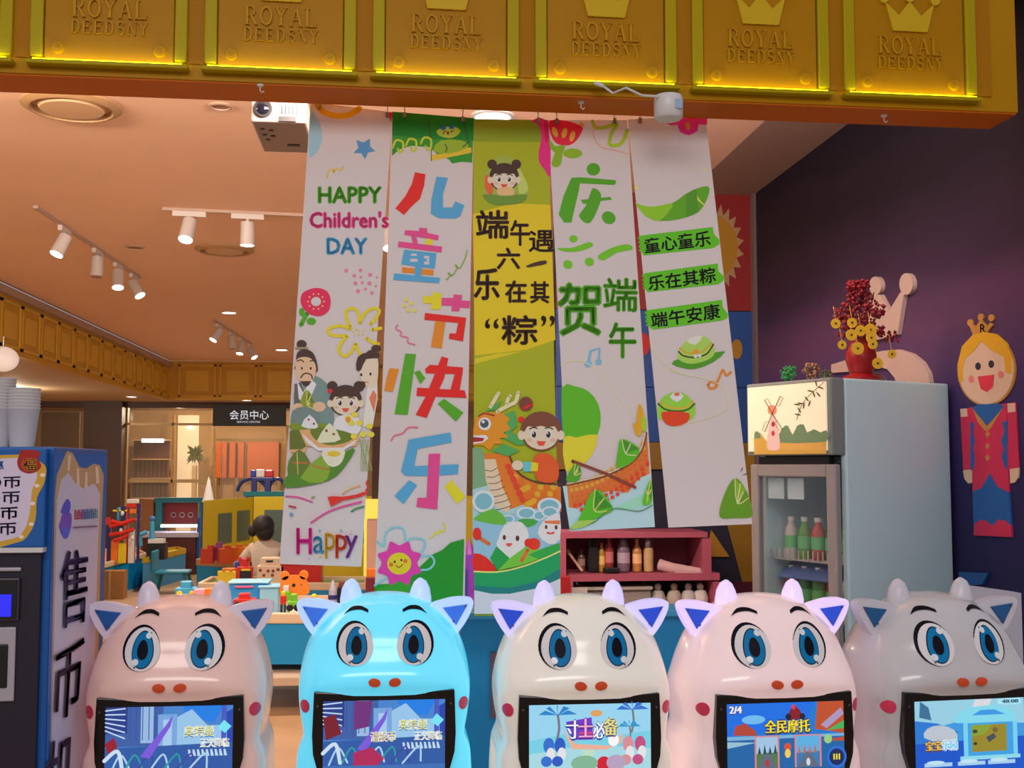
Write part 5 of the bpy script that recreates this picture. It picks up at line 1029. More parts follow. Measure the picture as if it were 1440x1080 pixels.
def track(p0, p1, heads, label, group, g2, names_):
    a = P(*p0, Z=CZ-.02); b = P(*p1, Z=CZ-.02); t = MB(); d = (b-a).normalized(); n = Vector((-d.y, d.x, 0))*.017
    t.prism([a+n, b+n, b-n, a-n], (0, 0, .02)); one('lighting_track', t, mat('track_grey', (190, 165, 150), .4), label, 'light track', group)
    for k, (f, hx, hy, lit) in enumerate(heads):
        q0 = a+(b-a)*f; r = tag(empty('track_spotlight', q0), names_[k], 'spotlight', g2)
        ad = MB(); ad.prism([q0+d*.11+n*.9, q0-d*.11+n*.9, q0-d*.11-n*.9, q0+d*.11-n*.9], (0, 0, -.035)); ad.build('adapter', m_white, r)
        MB().cyl(q0-Vector((0, 0, .03)), q0-Vector((0, 0, .075)), .010, n=10).build('stem', m_white, r)
        v = Vector((hx, hy, -1)).normalized(); c = q0-Vector((0, 0, .085)); e = c+v*.13
        MB().cyl(c-v*.03, e, .046, .05, 20).build('lamp_head', m_white, r, smooth=True)
        MB().cyl(e+v*.001, e+v*.004, .044, n=20).build('lens', m_lamp if lit else mat('lens_off', (150, 120, 110), .3), r)
        if lit: light('spotlight_bulb', 'SPOT', e+v*.03, lit, (1, .86, .7), e+v, spot_size=1.5, spot_blend=.5, shadow_soft_size=.04)
track((50, 293), (196, 392), ((.22, -.35, -.35, 170), (.52, .0, -.1, 0), (.74, .1, -.35, 170), (.93, .6, -.3, 170)), 'long lighting track on the left ceiling carrying four spotlights', 'ceiling light tracks', 'track spotlights',
      ('lit white spotlight nearest the track end on the left ceiling', 'unlit white spotlight, second on the left ceiling track', 'lit white spotlight, third on the left ceiling track', 'lit white spotlight tilted right at the far track end'))
track((228, 296), (562, 311), ((.11, -.1, -.45, 170), (.35, 0, .05, 20), (.95, .1, -.4, 170)), 'lighting track running behind the leftmost banner', 'ceiling light tracks', 'track spotlights',
      ('lit white spotlight at the left end of the crosswise track', 'white cylinder spotlight hanging straight beside the leftmost banner', 'dazzling spotlight between the two left banners'))
track((300, 452), (352, 484), ((.12, -.5, -.35, 170), (.45, .1, -.1, 0), (.72, -.1, -.25, 40), (1.0, .6, -.3, 170)), 'short far lighting track near the yellow far band', 'ceiling light tracks', 'track spotlights',
      ('leftmost lit spotlight of the far short track', 'unlit spotlight on the far short track', 'upright spotlight, third on the far short track', 'rightmost tilted spotlight of the far short track'))
# projector under the ceiling
pc_ = P(393, 178, Y=4.3); pj = tag(empty('projector', pc_), 'white box projector hung from the ceiling beside the leftmost banner', 'projector')
m_pj = mat('projector_case', (150, 140, 136), .5); x0 = P(353, 150, Y=4.3).x; x1 = P(431, 150, Y=4.3).x; zt_ = P(353, 132, Y=4.3).z; zb_ = P(353, 171, Y=4.3).z
MB().box((x0, 4.3, zb_), (x1, 4.72, zt_)).build('case', m_pj, pj, bevel=.008)
c = P(370, 153, Y=4.3); MB().cyl(c, c-Vector((0, .012, 0)), .034, n=26).build('lens_ring', m_black, pj); MB().ball(c-Vector((0, .010, 0)), (.026, .010, .026), 18, 10).build('lens', mat('lens_glass', (20, 22, 34), .05), pj, smooth=True)
for k in range(5): MB().box((P(396+k*5, 150, Y=4.3).x, 4.296, P(396, 160, Y=4.3).z), (P(397.6+k*5, 150, Y=4.3).x, 4.3, P(396, 149, Y=4.3).z)).build('vent_slot', m_black, pj)
MB().pbox(392, 164, 416, 170, 4.294, .006).build('port', m_black, pj)
for px, py in ((369, 181), (381, 183), (372, 189), (384, 191), (377, 196)): 
    c = P(px, py, Z=zb_); MB().cyl(c, c-Vector((0, 0, .003)), .010, n=12).build('vent_hole', m_black, pj)
c = P(413, 204, Z=zb_); MB().box((c.x-.025, c.y-.012, zb_-.003), (c.x+.025, c.y+.012, zb_)).build('label_plate', m_black, pj)
MB().cyl((.5*(x0+x1), 4.5, zt_), (.5*(x0+x1), 4.5, CZ), .02, n=12).build('mount_pole', m_white, pj); MB().cyl((.5*(x0+x1), 4.5, CZ-.012), (.5*(x0+x1), 4.5, CZ), .06, n=20).build('mount_plate', m_white, pj)
# white sensor puck with cable under the beam
sc = P(940, 153, Z=HZ-.05); sn = tag(empty('sensor_puck', sc), 'white round camera puck with a cable under the yellow beam', 'camera')
MB().lathe([(.040, -.036), (.047, -.03), (.048, .03), (.044, .042)], sc, 28).build('puck', m_white, sn, smooth=True); MB().box((sc.x+.012, sc.y-.0495, sc.z-.012), (sc.x+.034, sc.y-.040, sc.z+.018)).build('sticker', mat('sticker_blue', (150, 180, 205), .5), sn)
MB().cyl(sc+Vector((0, 0, .042)), (sc.x, sc.y, HZ-.006), .02, n=14).build('foot', m_white, sn)
cp = [sc+Vector((-.04, -.03, .03)), sc+Vector((-.10, -.05, .025)), sc+Vector((-.16, -.09, .035)), P(862, 131, Y=HY-.03), P(848, 121, Y=HY-.045), P(838, 117, Y=HY-.045)]
MB().tube([Vector((p[0], p[1], p[2])) for p in cp], .004, 8).build('cable', m_white, sn, smooth=True); MB().tube([P(848, 121, Y=HY-.05), P(836, 116, Y=HY-.05)], [.006, .008], 8).build('plug', m_white, sn)

# =================================================================== FAR SHOP FRONT
m_glass = mat('shop_glass', (190, 180, 160), .05, alpha=.16)
m_fr = mat('champagne_frame', (176, 148, 104), .35, .3)
wn = tag(MB().pbox(172, 570, 180, 800, FY, .08, 0).build('window_1', m_fr), kind='structure')
for r in ((180,570,300,573),(180,595,300,598),(240,595,242,800),(297,570,303,800),(180,674,300,679)): MB().pbox(*r, FY, .06, 0 if r[3] == 800 else None).build('mullion', m_fr, wn)
for r in ((180,573,297,595),(180,598,240,674),(242,598,297,674),(180,679,240,800),(242,679,297,800)): MB().pbox(*r, FY+.03, .01, 0 if r[3] == 800 else None).build('pane', m_glass, wn)
dw = tag(MB().pbox(399, 598, 405, 800, FY, .08, 0).build('door_1', m_fr), kind='structure')
for r in ((303,617,399,620),(309,620,311,800),(393,620,395,800)): MB().pbox(*r, FY, .05, 0 if r[3] == 800 else None).build('door_frame', m_fr, dw)
MB().pbox(303, 600, 399, 617, FY+.03, .01).build('pane', m_glass, dw); MB().pbox(311, 620, 393, 800, FY+.03, .01, 0).build('pane', m_glass, dw); MB().pbox(312, 640, 313, 740, FY-.05, .03).build('door_handle', m_metal, dw)
sgn = tag(empty('service_sign', P(351, 585, Y=FY-.1)), 'black service centre sign with white Chinese lettering over the glass door', 'sign')
MB().pbox(299, 570, 402, 599, FY-.12, .1).build('board', m_black, sgn)
A = Art(yplane(FY-.125), 1, 1, .001); A.text('会员中心', 323, 577, 378, 590, (235, 235, 240), .0); A.done('lettering', vmat('sign_letter_glow', .5, .9), sgn); A.text('SERVICE CENTER', 333, 592, 366, 594.6, (225, 225, 235), 0); A.done('small_lettering', vmat('sign_small_glow', .5, .8), sgn)
# inside the service centre: orange panels, shelves, bright doorway, plant
IY = FY+2.2
wsv = tag(MB().pbox(175, 566, 420, 800, IY+.8, .1, 0, LZ).build('wall_service', mat('service_wall', (186, 150, 104), .8)), kind='structure')
for a, b in ((304, 319), (322, 331), (334, 343), (347, 392)): MB().pbox(a, 622, b, 672, IY+.6, .19).build('panel', mat('orange_panel', (206, 92, 20), .5), wsv)
for k in range(4): MB().cyl(P(303+k*30, 672, Y=IY+.64), Vector((P(303+k*30, 672, Y=IY+.64).x, IY+.64, 0)), .04, n=8).build('post', m_fr, wsv)
sf = tag(empty('shelf_unit', P(210, 700, Y=IY)), 'tall brown shelf unit behind the far shop window', 'shelf')
MB().pbox(184, 618, 238, 800, IY+.35, .05, 0).build('back', mat('shelf_brown', (88, 46, 30), .5, noise=.2, nscale=6), sf)
for y in (618, 645, 672, 700, 730): MB().pbox(184, y, 238, y+1.6, IY, .38).build('board', mat('shelf_edge', (190, 150, 110), .5), sf)
for k in range(9): MB().pbox(186+k*6, 646+(k % 3), 187+k*6, 800, IY+.3, .05, 0).build('slat', mat('shelf_slat', (122, 66, 44), .5), sf)
tag(MB().pbox(199, 617, 229, 622, IY-.1, .1).build('display_light', mat('display_light', (235, 240, 255), .5, emit=4)), 'white glowing display light in the far shop window', 'light')
lw = tag(MB().pbox(246, 584, 280, 800, IY+.7, .05, 0).build('doorway_inner', mat('lit_doorway', (250, 228, 188), .6, emit=.45)), kind='structure')
one('wood_post', MB().pbox(240, 583, 247, 800, IY+.5, .1, 0), mat('light_wood', (206, 150, 70), .5), 'light wooden door post beside the bright doorway', 'door post')
pt = tag(empty('potted_plant', P(272, 700, Y=IY+.2)), 'leafy green plant in a tall cream stand in the far doorway', 'plant'); f = MB(); cc = P(274, 644, Y=IY+.2)
for k in range(60):
    a = rnd.uniform(0, 2*PI); v = Vector((math.cos(a)*rnd.uniform(.05, .22), math.sin(a)*.1, rnd.uniform(-.15, .28))); f.tube([cc, cc+v*.6+Vector((0, 0, .05)), cc+v], [.02, .025, .003], 4)
tag(f.build('leaves', mat('plant_green', (70, 85, 35), .6), pt), kind='stuff'); MB().pbox(267, 655, 276, 800, IY+.12, .12, 0).build('stand', mat('cream_stand', (205, 175, 125), .6), pt)
# white globe lamp at the left edge
g = P(4, 505, Y=10.2); gl = tag(empty('globe_lamp', g), 'white globe lamp cut by the left photo edge', 'lamp'); MB().ball(g, (.13, .13, .11), 18, 12).build('globe', mat('globe_white', (235, 225, 215), .4, emit=.4), gl, smooth=True); MB().cyl(g+Vector((0, 0, .1)), (g.x, g.y, LZ), .008, n=8).build('rod', m_metal, gl)

# =================================================================== PLAY AREA
m_tb = mat('table_blue', (6, 138, 196), .4); m_tbd = mat('table_blue_deep', (10, 84, 142), .4); m_rim = mat('cream_rim', (214, 190, 158), .4); m_teal = mat('teal_paint', (10, 118, 130), .45); m_yw = mat('yellow_wall', (214, 190, 22), .45)
def table(name, quad, z, label, side=m_tb, rim=m_rim, inner=(222, 110, 30), hgt=None, group='play tables', skirt=None):
    pts = [P(x, y, Z=z) for x, y in quad]; c = sum(pts, Vector())/4; root = tag(empty(name, Vector((c.x, c.y, 0))), label, 'table', group)
    ins = [c+(p-c)*.94 for p in pts]; zb = 0 if skirt is None else z-skirt
    low = [Vector((c.x+(p.x-c.x)*.97, c.y+(p.y-c.y)*.97, zb)) for p in pts]; MB().prism(low, (0, 0, z-.07-zb)).build('tub', side, root)
    MB().prism([p-Vector((0, 0, .05)) for p in ins], (0, 0, .012)).build('bed', mat('bed_%d_%d_%d' % inner, inner, .6), root)
    for k in range(4):
        a, b = pts[k], pts[(k+1) % 4]; a2, b2 = ins[k], ins[(k+1) % 4]
        MB().prism([a, b, b2, a2], (0, 0, -.07)).build('rim', rim, root, bevel=.01)
    if skirt:
        for p in low: MB().cyl((c.x+(p.x-c.x)*.9, c.y+(p.y-c.y)*.9, 0), (c.x+(p.x-c.x)*.9, c.y+(p.y-c.y)*.9, zb), .03, n=10).build('leg', m_tbd, root)
    return root, c
table('sand_table', ((110, 800), (206, 777), (190, 769), (105, 774)), .42, 'blue play table with orange bed beside the kiosk')
table('toy_table', ((200, 785), (262, 771), (249, 768), (214, 774)), .42, 'blue play table with yellow rim under the lit display', rim=mat('mustard_rim', (190, 155, 30), .4), inner=(200, 185, 60))
table('ball_tub', ((275, 786), (400, 794), (400, 786), (300, 781)), .56, 'blue tub table with tan rim where the child plays', rim=mat('tan_rim', (170, 140, 100), .5), inner=(205, 90, 40))
table('block_table', ((278, 819), (520, 819), (520, 810), (296, 810)), .52, 'white-rimmed blue table carrying the shape sorter', inner=(90, 140, 60))
td, tc_ = table('building_table', ((235, 862), (525, 862), (525, 836), (262, 838)), .60, 'nearest blue play table strewn with bright toys', inner=(215, 200, 190), skirt=.33)
one('storage_shelf', MB().pbox(370, 952, 470, 965, 7.35, .5), mat('shelf_tan', (190, 165, 140), .5), 'tan board below the nearest play table between two cow cabinets', 'shelf').location.z = 0
tp = P(420, 958, Y=7.4); 
MB().box((tp.x-.3, 7.4, 0), (tp.x-.27, 7.8, tp.z)).build('shelf_foot', m_tbd, bpy.data.objects['storage_shelf']); MB().box((tp.x+.2, 7.4, 0), (tp.x+.23, 7.8, tp.z)).build('shelf_foot', m_tbd, bpy.data.objects['storage_shelf'])
# cardboard box
b = tag(empty('cardboard_box', P(155, 843, Z=0)), 'brown cardboard box on the floor beside the kiosk', 'box'); Yb = b.location.y
MB().pbox(138, 803, 174, 846, Yb, .2, 0).build('carton', mat('cardboard', (150, 102, 52), .8, noise=.1), b); MB().pbox(152, 803, 156, 846, Yb-.004, .004, 0).build('tape', mat('tape_tan', (176, 132, 82), .4), b)
# child's chair
c = P(243, 834, Z=0); ch = tag(empty('child_chair', c), 'small teal plastic child chair beside the blue play table', 'chair'); m_ch = mat('chair_teal', (20, 120, 150), .4)
MB().box((c.x-.2, c.y-.17, .24), (c.x+.2, c.y+.17, .275)).build('seat', m_ch, ch, bevel=.015); MB().box((c.x-.24, c.y-.15, .26), (c.x-.20, c.y+.15, .52)).build('backrest', m_ch, ch, bevel=.015)
for sx in (-1, 1):
    for sy in (-1, 1): MB().cyl((c.x+sx*.22, c.y+sy*.17, 0), (c.x+sx*.15, c.y+sy*.12, .245), .022, n=8).build('leg', m_ch, ch)
# yellow play house walls
yh = tag(empty('play_house', P(340, 740, Y=11.4)), 'yellow toy play house wall with square windows behind the child', 'play house')
Yh = 12.2
def wallwin(pts, Y0, Y1, wins, nm):
    """wall quad from (xa,za,Y0) to (xb,Y1) with window openings given as fractions"""
    (xa, ya, Ya), (xb, yb, Yb_) = pts; a = P(xa, ya, Y=Ya); b_ = P(xb, yb, Y=Yb_); zt = a.z; d = b_-a; d.z = 0
    def quad(f0, f1, z0, z1, m, n, t=.06):
        p0 = a+d*f0; p1 = a+d*f1
        MB().prism([Vector((p0.x, p0.y, z0)), Vector((p1.x, p1.y, z0)), Vector((p1.x, p1.y, z1)), Vector((p0.x, p0.y, z1))], (0, t, 0)).build(n, m, yh)
    edges = [0]+[e for w_ in wins for e in w_[:2]]+[1]
    for k in range(0, len(edges)-1, 2): quad(edges[k], edges[k+1], 0, zt, m_yw, nm)
    for f0, f1, z0, z1 in wins: quad(f0, f1, 0, z0*zt, m_yw, nm); quad(f0, f1, z1*zt, zt, m_yw, nm); quad(f0, f1, z0*zt, z1*zt, mat('window_teal', (90, 110, 105), .3), 'window_back', .01)
wallwin(((286, 704, 13.2), (356, 699, 14.5)), 0, 0, ((.28, .56, .55, .86), (.66, .94, .55, .87)), 'wall_board')
wallwin(((357, 698.5, 14.5), (545, 698, 14.5)), 0, 0, ((.08, .26, .5, .86), (.36, .56, .5, .86), (.66, .84, .5, .86)), 'wall_board')
one('teal_top_board', MB().pbox(342, 691, 420, 698, 14.8, .2), m_teal, 'teal ledge board above the yellow play house', 'ledge')
MB().pbox(343, 698, 420, 800, 14.82, .15, 0).build('ledge_front', m_teal, bpy.data.objects['teal_top_board'])
# police car arch toy on the ledge
pa = P(367, 691, Y=14.9); ar = tag(empty('police_car_climber', pa), 'blue police car shaped climber with red and blue lights', 'toy car'); m_nv = mat('police_blue', (24, 44, 120), .35)
zl = P(367, 691, Y=14.88).z
for (x0_, x1_) in ((334, 375), (378, 402)):
    a0 = P(x0_, 690, Y=14.9); a1 = P(x1_, 690, Y=14.9); cx = (a0.x+a1.x)/2; rr = (a1.x-a0.x)/2
    MB().tube([Vector((cx-rr*math.cos(t_), 14.9, zl+.16*math.sin(t_))) for t_ in [PI*k/14 for k in range(15)]], .022, 8).build('wheel_arch', m_nv, ar, smooth=True)
MB().pbox(353, 671, 385, 677, 14.86, .12).build('roof', m_nv, ar, bevel=.01); MB().pbox(372, 676, 380, 691, 14.86, .12, zl).build('pillar', m_nv, ar); MB().pbox(353, 676, 360, 691, 14.86, .12, zl).build('pillar', m_nv, ar)
MB().pbox(352, 661, 360, 671, 14.86, .1).build('blue_light', mat('siren_blue', (30, 60, 170), .3), ar, bevel=.01); MB().pbox(360, 660, 372, 671, 14.86, .1).build('white_light', m_white, ar, bevel=.01); MB().pbox(372, 661, 384, 671, 14.86, .1).build('red_light', mat('siren_red', (190, 30, 40), .3), ar, bevel=.01)
# white spire
s0 = P(293, 704, Y=13.95); sp0 = tag(empty('white_spire', Vector((s0.x, 13.95, 0))), 'white pointed toy spire beside the yellow play house', 'spire'); zz0 = P(293, 706, Y=13.95).z; zt0 = P(295, 670, Y=13.95).z
MB().lathe([(.075, zz0), (.06, zz0+.05), (.02, zt0-.06), (.001, zt0)], (s0.x, 13.95, 0), 12).build('cone', m_white, sp0, smooth=True); MB().lathe([(.08, 0), (.08, zz0)], (s0.x, 13.95, 0), 12).build('column', m_tbd, sp0, smooth=True)
# teal framed game cabinet with red panel
tf_ = tag(empty('teal_game_table', P(252, 740, Y=17.3)), 'teal framed play wall with a dark red panel', 'play panel'); Yt = 17.3
for r in ((217,700,285,707),(217,707,228,790),(278,707,286,790)): MB().pbox(*r, Yt, .25, 0 if r[3] == 790 else None).build('frame', m_teal, tf_)
rp = MB().pbox(228, 707, 278, 740, Yt+.15, .05).build('panel', mat('dark_red_panel', (140, 28, 26), .5), tf_)
for x in (244, 256, 268):
    c = P(x, 724, Y=Yt+.14); MB().tube([c+Vector((.035*math.cos(t_), 0, .035*math.sin(t_))) for t_ in [2*PI*k/14 for k in range(15)]], .007, 6).build('ring', m_metal, rp)
one('wooden_case', MB().pbox(197, 702, 216, 800, 17.3, .3, 0), mat('case_wood', (150, 95, 45), .5, noise=.1), 'plain wooden case left of the teal play wall', 'cabinet')
# lit display table
dt = tag(empty('lit_display_table', P(238, 750, Y=16.7)), 'display table with a bright white light tube over it', 'display table')
MB().pbox(196, 749, 278, 756, 16.7, .5).build('top', mat('display_top', (205, 205, 230), .3), dt); MB().pbox(226, 738, 278, 741.5, 16.9, .06).build('light_tube', mat('tube_white', (240, 240, 255), .5, emit=7), dt)
MB().pbox(200, 756, 275, 800, 16.75, .4, 0).build('cabinet', mat('display_red', (95, 40, 38), .5), dt); MB().pbox(276, 728, 281, 800, 16.8, .1, 0).build('post', mat('post_blue', (20, 90, 165), .4), dt); MB().pbox(225, 736, 278, 738, 16.9, .08).build('lamp_hood', m_metal, dt)
# marble run tower
Zt = .40; mr_ = tag(empty('marble_run', P(172, 770, Z=Zt)), 'red yellow and blue marble run tower standing on the play table', 'toy'); Ym = 14.2
cR, cB, cY = mat('toy_red', (205, 36, 26), .35), mat('toy_navy', (36, 34, 110), .35), mat('toy_yellow', (222, 200, 30), .35); cC = mat('toy_cyan', (60, 160, 200), .35); cO = mat('toy_orange', (228, 120, 26), .35); cG = mat('toy_green', (110, 190, 40), .35)
zb_m = Zt-.02
for x0_, y0_, x1_, y1_, m in ((192,708,196,768,cB),(177,708,180,768,cR),(164,714,168,735,cC),(170,712,176,732,cB),(158,717,179,719.5,cY),(178,702,194,708,m_white),(178,708,192,714,cR),(150,740,155,768,cB),(147,728,154,738,cR),(165,735,173,752,cB),(180,745,189,768,m_white),(156,760,166,768,cO),(166,764,178,768,cY),(182,716,192,722,cO)):
    MB().pbox(x0_, y0_, x1_, y1_, Ym, .07, zb_m if y1_ == 768 else None).build('block', m, mr_, bevel=.005)
for a, b_ in (((154,740),(190,730)), ((154,752),(188,744)), ((157,733),(178,736)), ((160,760),(180,752))): MB().tube([P(*a, Y=Ym-.02), P((a[0]+b_[0])/2, (a[1]+b_[1])/2+1.5, Y=Ym-.03), P(*b_, Y=Ym-.02)], .024, 8).build('chute', cR, mr_, smooth=True)
for x, y in ((172, 722), (170, 746), (186, 757)): c = P(x, y, Y=Ym-.03); MB().ball(c, (.022, .012, .03), 10, 8).build('marble_cup', m_white, mr_, smooth=True)
# microscope like toy on the yellow-rimmed table
mi_ = tag(empty('robot_arm_toy', P(215, 774, Z=.40)), 'black and white robot arm toy on the yellow-rimmed table', 'toy'); Yr = 14.7
MB().pbox(206, 764, 232, 776, Yr, .2, .38).build('base', m_black, mi_); MB().pbox(208, 758, 230, 764, Yr, .15).build('deck', m_white, mi_); MB().tube([P(197, 768, Y=Yr), P(196, 753, Y=Yr), P(206, 748, Y=Yr)], .03, 8).build('arm', cC, mi_); c = P(213, 730, Y=Yr); MB().cyl((c.x, Yr+.05, .5), (c.x, Yr+.05, c.z), .03, n=10).build('post', cC, mi_); MB().ball((c.x, Yr+.05, c.z), .04, 10, 8).build('knob', mat('knob_blue', (60, 110, 170), .4), mi_)
# the child, seen from behind, at the tub table
def skin_mesh(name, joints, edges, m, parent, sub=2):
    me = bpy.data.meshes.new(name); me.from_pydata([j[0] for j in joints], edges, []); o = bpy.data.objects.new(name, me); COL.objects.link(o)
    bm = bmesh.new(); bm.from_mesh(me); L = bm.verts.layers.skin.verify(); bm.verts.ensure_lookup_table()
    for v, j in zip(bm.verts, joints): v[L].radius = (j[1], j[1]*(j[2] if len(j) > 2 else 1)); v[L].use_root = (v.index == 0)
    bm.to_mesh(me); bm.free(); o.modifiers.new('skin', 'SKIN'); sm = o.modifiers.new('sub', 'SUBSURF'); sm.levels = sub; sm.render_levels = sub
    ev = o.evaluated_get(bpy.context.evaluated_depsgraph_get()); me2 = bpy.data.meshes.new_from_object(ev); o.modifiers.clear(); o.data = me2
    for p in me2.polygons: p.use_smooth = True
    me2.materials.clear(); me2.materials.append(m); o.parent = parent; return o
kc_ = P(374, 740, Y=11.2); KF = Vector((kc_.x, 11.2, 0)); kd = tag(empty('person', KF), 'child with dark hair in a cream shirt playing at the tub table', 'person')
m_skin = mat('child_skin', (205, 150, 118), .5); m_shirt = mat('cream_shirt', (205, 188, 170), .8, bump=.2, nscale=30); m_tr = mat('dark_trousers', (60, 60, 80), .8); m_hair = mat('dark_hair', (34, 24, 26), .6)
kt = P(374, 724, Y=11.2).z
hh = kt-.14
J = [((0,0,.48),.10),((0,0,.62),.10),((0,0,.76),.105),((0,0,.83),.06),((-.02,-.01,hh-.09),.045),((-.03,-.02,hh-.01),.085),((-.03,-.02,hh+.05),.09),
     ((-.12,0,.77),.05),((-.20,.02,.66),.042),((-.26,.10,.60),.035),((-.31,.18,.60),.03),((.12,0,.77),.05),((.17,.05,.64),.042),((.10,.17,.60),.035),((.03,.22,.60),.03),
     ((-.06,0,.40),.07),((-.07,0,.22),.052),((-.07,0,.05),.04),((-.07,.06,.03),.035),((.06,0,.40),.07),((.07,0,.22),.052),((.07,0,.05),.04),((.07,.06,.03),.035)]
E = [(0,1),(1,2),(2,3),(3,4),(4,5),(5,6),(2,7),(7,8),(8,9),(9,10),(2,11),(11,12),(12,13),(13,14),(0,15),(15,16),(16,17),(17,18),(0,19),(19,20),(20,21),(21,22)]
bd = skin_mesh('body', J, E, m_skin, kd)
skin_mesh('shirt', [((0,0,.40),.14),((0,0,.56),.128),((0,0,.70),.125),((0,0,.80),.085),((-.125,0,.765),.068),((-.205,.02,.655),.056),((-.25,.09,.605),.048),((.125,0,.765),.068),((.175,.05,.64),.056),((.11,.16,.605),.048)], [(0,1),(1,2),(2,3),(2,4),(4,5),(5,6),(2,7),(7,8),(8,9)], m_shirt, kd)
skin_mesh('trousers', [((0,0,.43),.115),((-.065,0,.36),.085),((-.07,0,.2),.068),((-.07,0,.08),.058),((.065,0,.36),.085),((.07,0,.2),.068),((.07,0,.08),.058)], [(0,1),(1,2),(2,3),(0,4),(4,5),(5,6)], m_tr, kd)
h = MB(); h.ball(KF+Vector((-.02, -.035, hh+.04)), (.105, .10, .105), 20, 14); h.ball(KF+Vector((-.005, -.05, hh-.015)), (.09, .075, .09), 16, 10); h.build('hair', m_hair, kd, smooth=True)
MB().ball(KF+Vector((-.125, -.01, hh-.01)), (.045, .04, .06), 12, 10).build('pigtail', m_hair, kd, smooth=True)
for dx in (-.075,): MB().ball(KF+Vector((-.06, .066, hh+.02)), (.012, .008, .014), 8, 6).build('eye', m_black, kd); MB().ball(KF+Vector((-.035, .085, hh-.01)), (.012, .02, .014), 8, 6).build('nose', m_skin, kd)
# toys on the tables
def toy(name, label, parts, cat='toy', group='toys on the play tables'):
    r = None
    for n, mb, m in parts:
        if r is None:
            c = sum(mb.v, Vector())/len(mb.v); r = tag(empty(name, Vector((c.x, c.y, min(v.z for v in mb.v)))), label, cat, group)
        mb.build(n, m, r, smooth=(n in ('wheel', 'ball', 'body_round')), bevel=.004)
    return r
def bx_(x0, y0, x1, y1, Y, d=.06, z0=None): return MB().pbox(x0, y0, x1, y1, Y, d, z0)
Y1 = 10.4; z1 = .48; Y2 = 7.82; z2 = .562
ss = [('case', bx_(361, 796, 399, 816, Y1, .22, z1), mat('pale_wood', (222, 200, 172), .6)), ('lid', bx_(366, 785, 396, 796, Y1+.02, .2), MATS['pale_wood']), ('handle_hole', bx_(374, 788, 384, 791, Y1+.015, .01), m_black)]
for x, y in ((366, 802), (377, 803), (384, 803), (371, 809), (383, 809), (391, 801)): ss.append(('shape_hole', bx_(x-2, y-2, x+2, y+2, Y1-.004, .005), mat('shape_hole_red', (130, 50, 40), .5)))
toy('shape_sorter', 'pale wooden shape sorting box with cut-out holes on the table', ss)
toy('picture_board', 'red framed toy blackboard leaning on the white-rimmed table', [('frame', bx_(333, 797, 356, 817, Y1-.1, .03, z1), cR), ('board', bx_(337, 802, 353, 814, Y1-.11, .01), m_black), ('bar', bx_(339, 800, 352, 803, Y1-.115, .01), cY)])
toy('orange_bucket', 'orange bucket among the balls near the child', [('bucket', MB().lathe([(.05, z1), (.075, z1+.14), (.07, z1+.14), (.045, z1+.01)], (P(325, 800, Y=10.6).x, 10.6, 0), 18), cO), ('rim', MB().lathe([(.078, z1+.13), (.08, z1+.145), (.07, z1+.145)], (P(325, 800, Y=10.6).x, 10.6, 0), 18), cO)])
toy('red_tray', 'long red tray behind the white-rimmed table', [('tray', bx_(395, 793, 452, 810, 10.4, .3, z1), cR), ('tray_rim', bx_(394, 791, 453, 795, 10.38, .34), cR)])
toy('red_crown_toy', 'small red spiky toy beside the orange bucket', [('body', bx_(337, 786, 350, 797, Y1+.05, .08, z1), cR), ('spike', bx_(335, 783, 339, 790, Y1+.05, .05), cR), ('spike', bx_(347, 783, 351, 790, Y1+.05, .05), cR)])
toy('blue_lego_car', 'blue and purple toy car beside the bucket', [('chassis', bx_(330, 790, 346, 797, Y1+.2, .1, z1), mat('toy_blue', (40, 70, 170), .4)), ('cab', bx_(336, 785, 343, 790, Y1+.22, .06), mat('toy_purple', (120, 70, 180), .4))])
toy('yellow_rail', 'yellow bead rail toy on the white-rimmed table', [('rail', bx_(306, 803, 332, 808, Y1-.05, .03, z1), cY), ('bead', bx_(312, 800, 316, 804, Y1-.06, .03), cO), ('bead', bx_(322, 800, 326, 804, Y1-.06, .03), cO)])
for k, (x, y, c, nm) in enumerate(((292, 768, (196, 60, 30), 'rust red'), (304, 764, (150, 60, 140), 'purple'), (316, 768, (205, 80, 30), 'dark orange'), (332, 766, (228, 120, 30), 'bright orange'), (347, 766, (228, 130, 30), 'amber'), (361, 770, (190, 60, 50), 'brick red'))):
    toy('foam_block', '%s foam block heaped in the tan-rimmed tub' % nm, [('block', MB().box(P(x, y+6, Y=11.75+.2*(k % 2))-Vector((.06, .055, .13)), P(x, y+6, Y=11.75+.2*(k % 2))+Vector((.06, .055, .02)), .2*k), mat('foam_%d' % k, c, .7)), ('stud', MB().cyl(P(x, y+6, Y=11.75+.2*(k % 2))+Vector((.03, 0, .015)), P(x, y+6, Y=11.75+.2*(k % 2))+Vector((.03, 0, .05)), .035, n=12), mat('foam_%d' % k, c, .7))], 'foam block', 'foam blocks in the tub')
